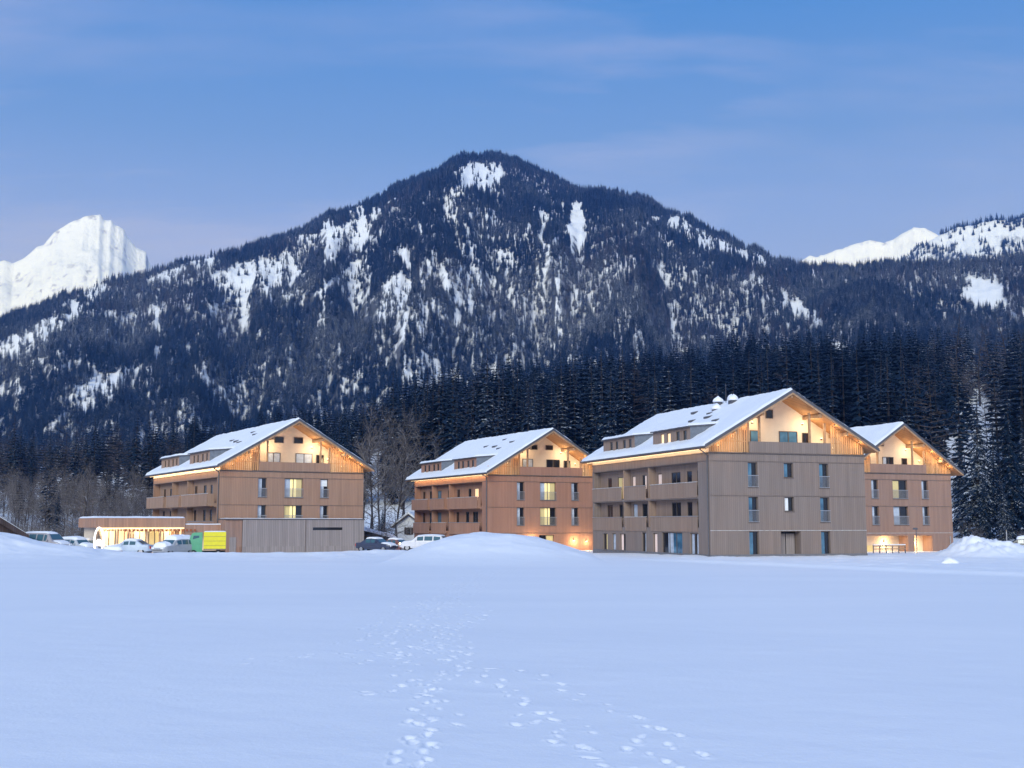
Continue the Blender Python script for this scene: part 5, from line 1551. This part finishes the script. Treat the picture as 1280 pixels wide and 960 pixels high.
def build_small():
    R = math.radians
    # glowing oval hoop sign
    Y = 113; x = gx(123, Y); zt = gz(659.5, Y); zb = ground(x, Y)
    root = empty('oval_light_sign', (x, Y, zb), R(10)); tag(root, 'white glowing oval hoop sign on a post by the lit wing', 'sign')
    h = zt - zb; hz = 2.3; cz = h - hz / 2
    mb = MB(); n = 36; pts = [(.40 * math.cos(2 * math.pi * i / n) * (1 + .12 * math.sin(2 * math.pi * i / n + math.pi)), 0, cz + hz / 2 * math.sin(2 * math.pi * i / n)) for i in range(n)]
    for i in range(n): mb.tube(pts[i], pts[(i + 1) % n], .085, n=8, cap=False)
    mb.build('hoop', M['hoop'], root, True)
    mb = MB(); mb.poly([(-.30, .03, cz - .55), (.30, .03, cz - .55), (.33, .03, cz - .2), (.12, .03, cz + .12), (-.12, .03, cz + .12), (-.33, .03, cz - .2)]); mb.poly([(-.30, .05, cz - .55), (-.33, .05, cz - .2), (-.12, .05, cz + .12), (.12, .05, cz + .12), (.33, .05, cz - .2), (.30, .05, cz - .55)])
    mb.build('panel', M['render'], root)
    mb = MB(); mb.poly([(-.2, .02, cz + .1), (.2, .02, cz + .1), (0, .02, cz + .75)]); mb.poly([(-.2, .01, cz + .1), (0, .01, cz + .75), (.2, .01, cz + .1)][::1]); mb.build('emblem', M['frame'], root)
    mb = MB(); mb.tube((.15, 0, -.5), (.15, 0, cz - hz / 2 + .05), .12, n=10); mb.build('post', M['hoop'], root)
    lamp(root, (.3, -.6, .9), 45, (1.0, .86, .66), .2)
    # snow-covered bench lit by the sign
    Y = 111.5; x = gx(141, Y); z = ground(x, Y)
    root = empty('bench', (x, Y, z), R(4)); tag(root, 'snow-covered timber bench lit by the glowing oval sign', 'bench')
    mb = MB(); mb.box(-.85, .85, -.25, .25, .42, .5); mb.build('seat', M['beam'], root)
    for s in (-.6, .6):
        mb = MB(); mb.box(s - .1, s + .1, -.22, .22, -.3, .418); mb.build('leg', M['dark'], root)
    rings = []
    for i in range(9):
        t = -1 + i / 4; w = .3 * math.sqrt(max(.02, 1 - t ** 6)); hh = .42 * math.sqrt(max(.02, 1 - t ** 4))
        rings.append([(t * .98, w * math.cos(a), .505 + hh * max(0, math.sin(a))) for a in [k * math.pi / 8 for k in range(9)]])
    mb = MB(); mb.loft(rings, closed=True); mb.build('snow_cover', M['snow'], root, True)
    # brown hut cut by the left edge
    Y = 112; x = gx(-14, Y); 
    root = empty('hut', (x, Y, ground(x, Y) - .3), R(36)); tag(root, 'dark brown hut roof behind the snow bank at the left edge', 'hut')
    zr = gz(641, Y) - (ground(x, Y) - .3); sl = .62; w = 3.4
    mb = MB(); mb.box(-w + .5, w - .5, .3, 5.5, -.5, zr - sl * (w - .5) - .05); mb.poly([(-w + .5, .3, zr - sl * (w - .5) - .05), (w - .5, .3, zr - sl * (w - .5) - .05), (0, .3, zr - .1)])
    mb.build('wall', M['brown'], root)
    mb = MB(); mb.prism([(-w, zr - sl * w - .12), (0, zr - .12), (w, zr - sl * w - .12), (w, zr - sl * w + .06), (0, zr + .06), (-w, zr - sl * w + .06)][::-1], -.4, 6); rf = mb.build('roof', M['brown'], root)
    mb = MB(); mb.prism([(-w, zr - sl * w + .063), (0, zr + .063), (w, zr - sl * w + .063), (w - .05, zr - sl * w + .2), (0, zr + .23), (-w + .05, zr - sl * w + .2)][::-1], .1, 6); mb.build('roof_snow', M['snow'], rf)
    mb = MB()
    for s in (-1, 1): mb.hexa([(0, -.46, zr - .5), (s * w, -.46, zr - sl * w - .5), (s * w, -.403, zr - sl * w - .5), (0, -.403, zr - .5), (0, -.46, zr + .05), (s * w, -.46, zr - sl * w + .05), (s * w, -.403, zr - sl * w + .05), (0, -.403, zr + .05)])
    mb.build('bargeboard', M['brown'], rf)
    # white house between the left blocks
    Y = 170; x = gx(511, Y); z = ground(x, Y)
    root = empty('white_house', (x, Y, z - .3), R(-8)); tag(root, 'small white-walled house with a snowy gable roof between the two left hotels', 'house')
    zr = gz(643, Y) - z + .3; w = 1.9; sl = .75
    mb = MB(); ze = zr - sl * w - .1
    mb.quad((-w, 0, -1), (w, 0, -1), (w, 0, ze), (-w, 0, ze)); mb.poly([(-w, 0, ze), (w, 0, ze), (0, 0, zr - .12)]); mb.quad((-w, 7, -1), (-w, 0, -1), (-w, 0, ze), (-w, 7, ze)); mb.quad((w, 0, -1), (w, 7, -1), (w, 7, ze), (w, 0, ze)); mb.quad((w, 7, -1), (-w, 7, -1), (-w, 7, ze), (w, 7, ze))
    mb.build('wall', M['render'], root)
    w2 = w + .5
    mb = MB(); mb.prism([(-w2, zr - sl * w2 - .1), (0, zr - .1), (w2, zr - sl * w2 - .1), (w2, zr - sl * w2 + .08), (0, zr + .08), (-w2, zr - sl * w2 + .08)][::-1], -.6, 7.4); rf = mb.build('roof', M['brown'], root)
    mb = MB(); mb.prism([(-w2 - .05, zr - sl * w2 + .083), (0, zr + .083), (w2 + .05, zr - sl * w2 + .083), (w2, zr - sl * w2 + .34), (0, zr + .40), (-w2, zr - sl * w2 + .34)][::-1], -.55, 7.4); mb.build('roof_snow', M['snow'], rf)
    window(root, (0, 0, 0), FX, FN, 0, .55, 1.5, 2.5, 0, 'glassdark', proud=True, mull=1)
    for s in (-1, 1):
        mb = MB(); mb.box(s * .48 - .17, s * .48 + .17, -.04, -.004, 1.5, 2.5); mb.build('shutter', M['brown'], root)
    # snow-buried shed beside the garage
    Y = 152; x = gx(467, Y); z = ground(x, Y)
    root = empty('shed', (x, Y, z), R(20)); tag(root, 'low shed under a thick sloping blanket of snow behind the navy car', 'shed')
    mb = MB(); mb.box(-2.2, 2.4, 0, 4, -.5, 1.0); mb.build('wall', M['brown'], root)
    mb = MB(); mb.hexa([(-2.6, -.6, 2.35), (2.9, -.6, .95), (2.9, 4.5, .95), (-2.6, 4.5, 2.35), (-2.6, -.6, 2.5), (2.9, -.6, 1.1), (2.9, 4.5, 1.1), (-2.6, 4.5, 2.5)]); mb.build('roof', M['brown'], root)
    n = 30; UU, VV = np.meshgrid(np.linspace(0, 1, n), np.linspace(0, 1, n)); e = np.minimum(np.minimum(UU, 1 - UU), np.minimum(VV, 1 - VV))
    X = -2.75 + 5.8 * UU; Yg = -.75 + 5.4 * VV
    link_mesh('roof_snow', grid_mesh('roof_snow', np.stack([X, Yg, 2.5 - (X + 2.6) * .2545 + .01 + .55 * np.sqrt(np.clip(e / .12, 0, 1)) * (.6 + .7 * fbm(X * .5, Yg * .5, 3))], -1), n, n), M['snow'], root)
    mb = MB(); mb.poly([(-2.2, 0, 1.0), (2.4, 0, 1.0), (-2.2, 0, 2.2)]); mb.build('gable', M['brown'], root)
    # lamp post ahead of the rightmost block
    Y = 125; x = gx(1146, Y); z = ground(x, Y)
    root = empty('lamp_post', (x, Y, z)); tag(root, 'thin dark unlit lamp post ahead of the rightmost hotel', 'lamp post')
    hh = gz(662, Y) - z
    mb = MB(); mb.tube((0, 0, -.3), (0, 0, hh), .05, .04, 8); mb.build('post', M['fascia'], root)
    mb = MB(); mb.loft([[(-.28 + .0, -.12, hh), (.12, -.12, hh), (.12, .12, hh), (-.28, .12, hh)], [(-.34, -.15, hh + .08), (.15, -.15, hh + .08), (.15, .15, hh + .08), (-.34, .15, hh + .08)], [(-.24, -.08, hh + .2), (.06, -.08, hh + .2), (.06, .08, hh + .2), (-.24, .08, hh + .2)]]); mb.build('lamp_head', M['fascia'], root)
    # low fence before the lit ground floor
    Y = 128; xa = gx(1089, Y); xb = gx(1134, Y); z = max(ground(xa, Y), gz(691, Y))
    root = empty('low_fence', ((xa + xb) / 2, Y, z), R(20)); tag(root, 'low dark railing before the lit ground floor of the rightmost hotel', 'fence')
    Lf = (xb - xa) / math.cos(R(20))
    for i in range(6):
        q = -Lf / 2 + Lf * i / 5; mb = MB(); mb.box(q - .04, q + .04, -.04, .04, -.6, .80); mb.build('post', M['fascia'], root)
    mb = MB(); mb.box(-Lf / 2, Lf / 2, -.07, -.042, .66, .78); mb.box(-Lf / 2, Lf / 2, -.07, -.042, .36, .46); mb.build('rail', M['beam'], root)
    mb = MB(); mb.box(-Lf / 2, Lf / 2, -.10, .08, .803, .9); mb.build('snow_cover', M['snow'], root)
    # little marker pole behind the right heap
    Y = 118; x = gx(1259, Y); z = ground(x, Y)
    root = tag(empty('marker_pole', (x, Y, z)), 'thin pale snow pole standing behind the heap at the right', 'pole')
    hh = gz(664, Y) - z
    mb = MB(); mb.tube((0, 0, -.3), (0, 0, hh), .045, n=8); mb.build('shaft', M['rail'], root)
    mb = MB(); mb.tube((0, 0, hh), (0, 0, hh + .06), .05, n=8); mb.build('cap', M['beam'], root)
    # snow lumps thrown up on the churned strip
    for i, (u, Y, v0, v1, wpx, lab) in enumerate([(1187, 84, 703, 711, 20, 'low lump of snow lying ahead of the right-hand heap')]):
        x = gx(u, Y); z = ground(x, Y); h = max(.25, (v1 - v0) / F * Y); w = wpx / F * Y / 2
        rs = np.random.RandomState(i); nu, nv = 28, 14; rings = []
        for j in range(nv):
            f = j / (nv - 1); rr = w * (1.25 - .45 * f) * (1 - f ** 3.4) ** .55 + .01
            rings.append([(rr * math.cos(a) * (1 + 1.1 * (float(fbm(math.cos(a) * 1.6 + 5 * i, f * 2.4 + math.sin(a) * 1.6, 3)) - .5)), rr * math.sin(a) * (1 + 1.1 * (float(fbm(math.sin(a) * 1.6 + 9 * i, f * 3 + math.cos(a), 3)) - .5)), -.3 + (h + .3) * f + .12 * f * (float(fbm(math.cos(a) * 1.3 + 3, math.sin(a) * 1.3 + i, 2)) - .5)) for a in [k * 2 * math.pi / nu for k in range(nu)]])
        mb = MB(); mb.loft(rings); o = mb.build('snow_lump', M['snow'], None, True); o.location = (x, Y, z); tag(o, lab, 'snow lump', None)


build_vehicles()
build_small()


# ------------------------------------------------------------------ air
def build_haze():
    mb = MB(); mb.box(-6500, 6500, -3000, 7500, -130, 1260)
    m = bpy.data.materials.new('haze_air'); m.use_nodes = True
    n = m.node_tree.nodes; l = m.node_tree.links
    n.remove(n['Principled BSDF'])
    v = n.new('ShaderNodeVolumePrincipled')
    v.inputs['Color'].default_value = (.13, .34, 1.0, 1); v.inputs['Absorption Color'].default_value = (1, 1, 1, 1); v.inputs['Density'].default_value = HAZE_DENSITY; v.inputs['Anisotropy'].default_value = 0.0
    l.new(v.outputs[0], n['Material Output'].inputs['Volume'])
    o = mb.build('haze', m); tag(o, 'thin blue evening air over the whole valley', 'haze', kind='stuff')


HAZE_DENSITY = 1.4e-4
if HAZE: build_haze()
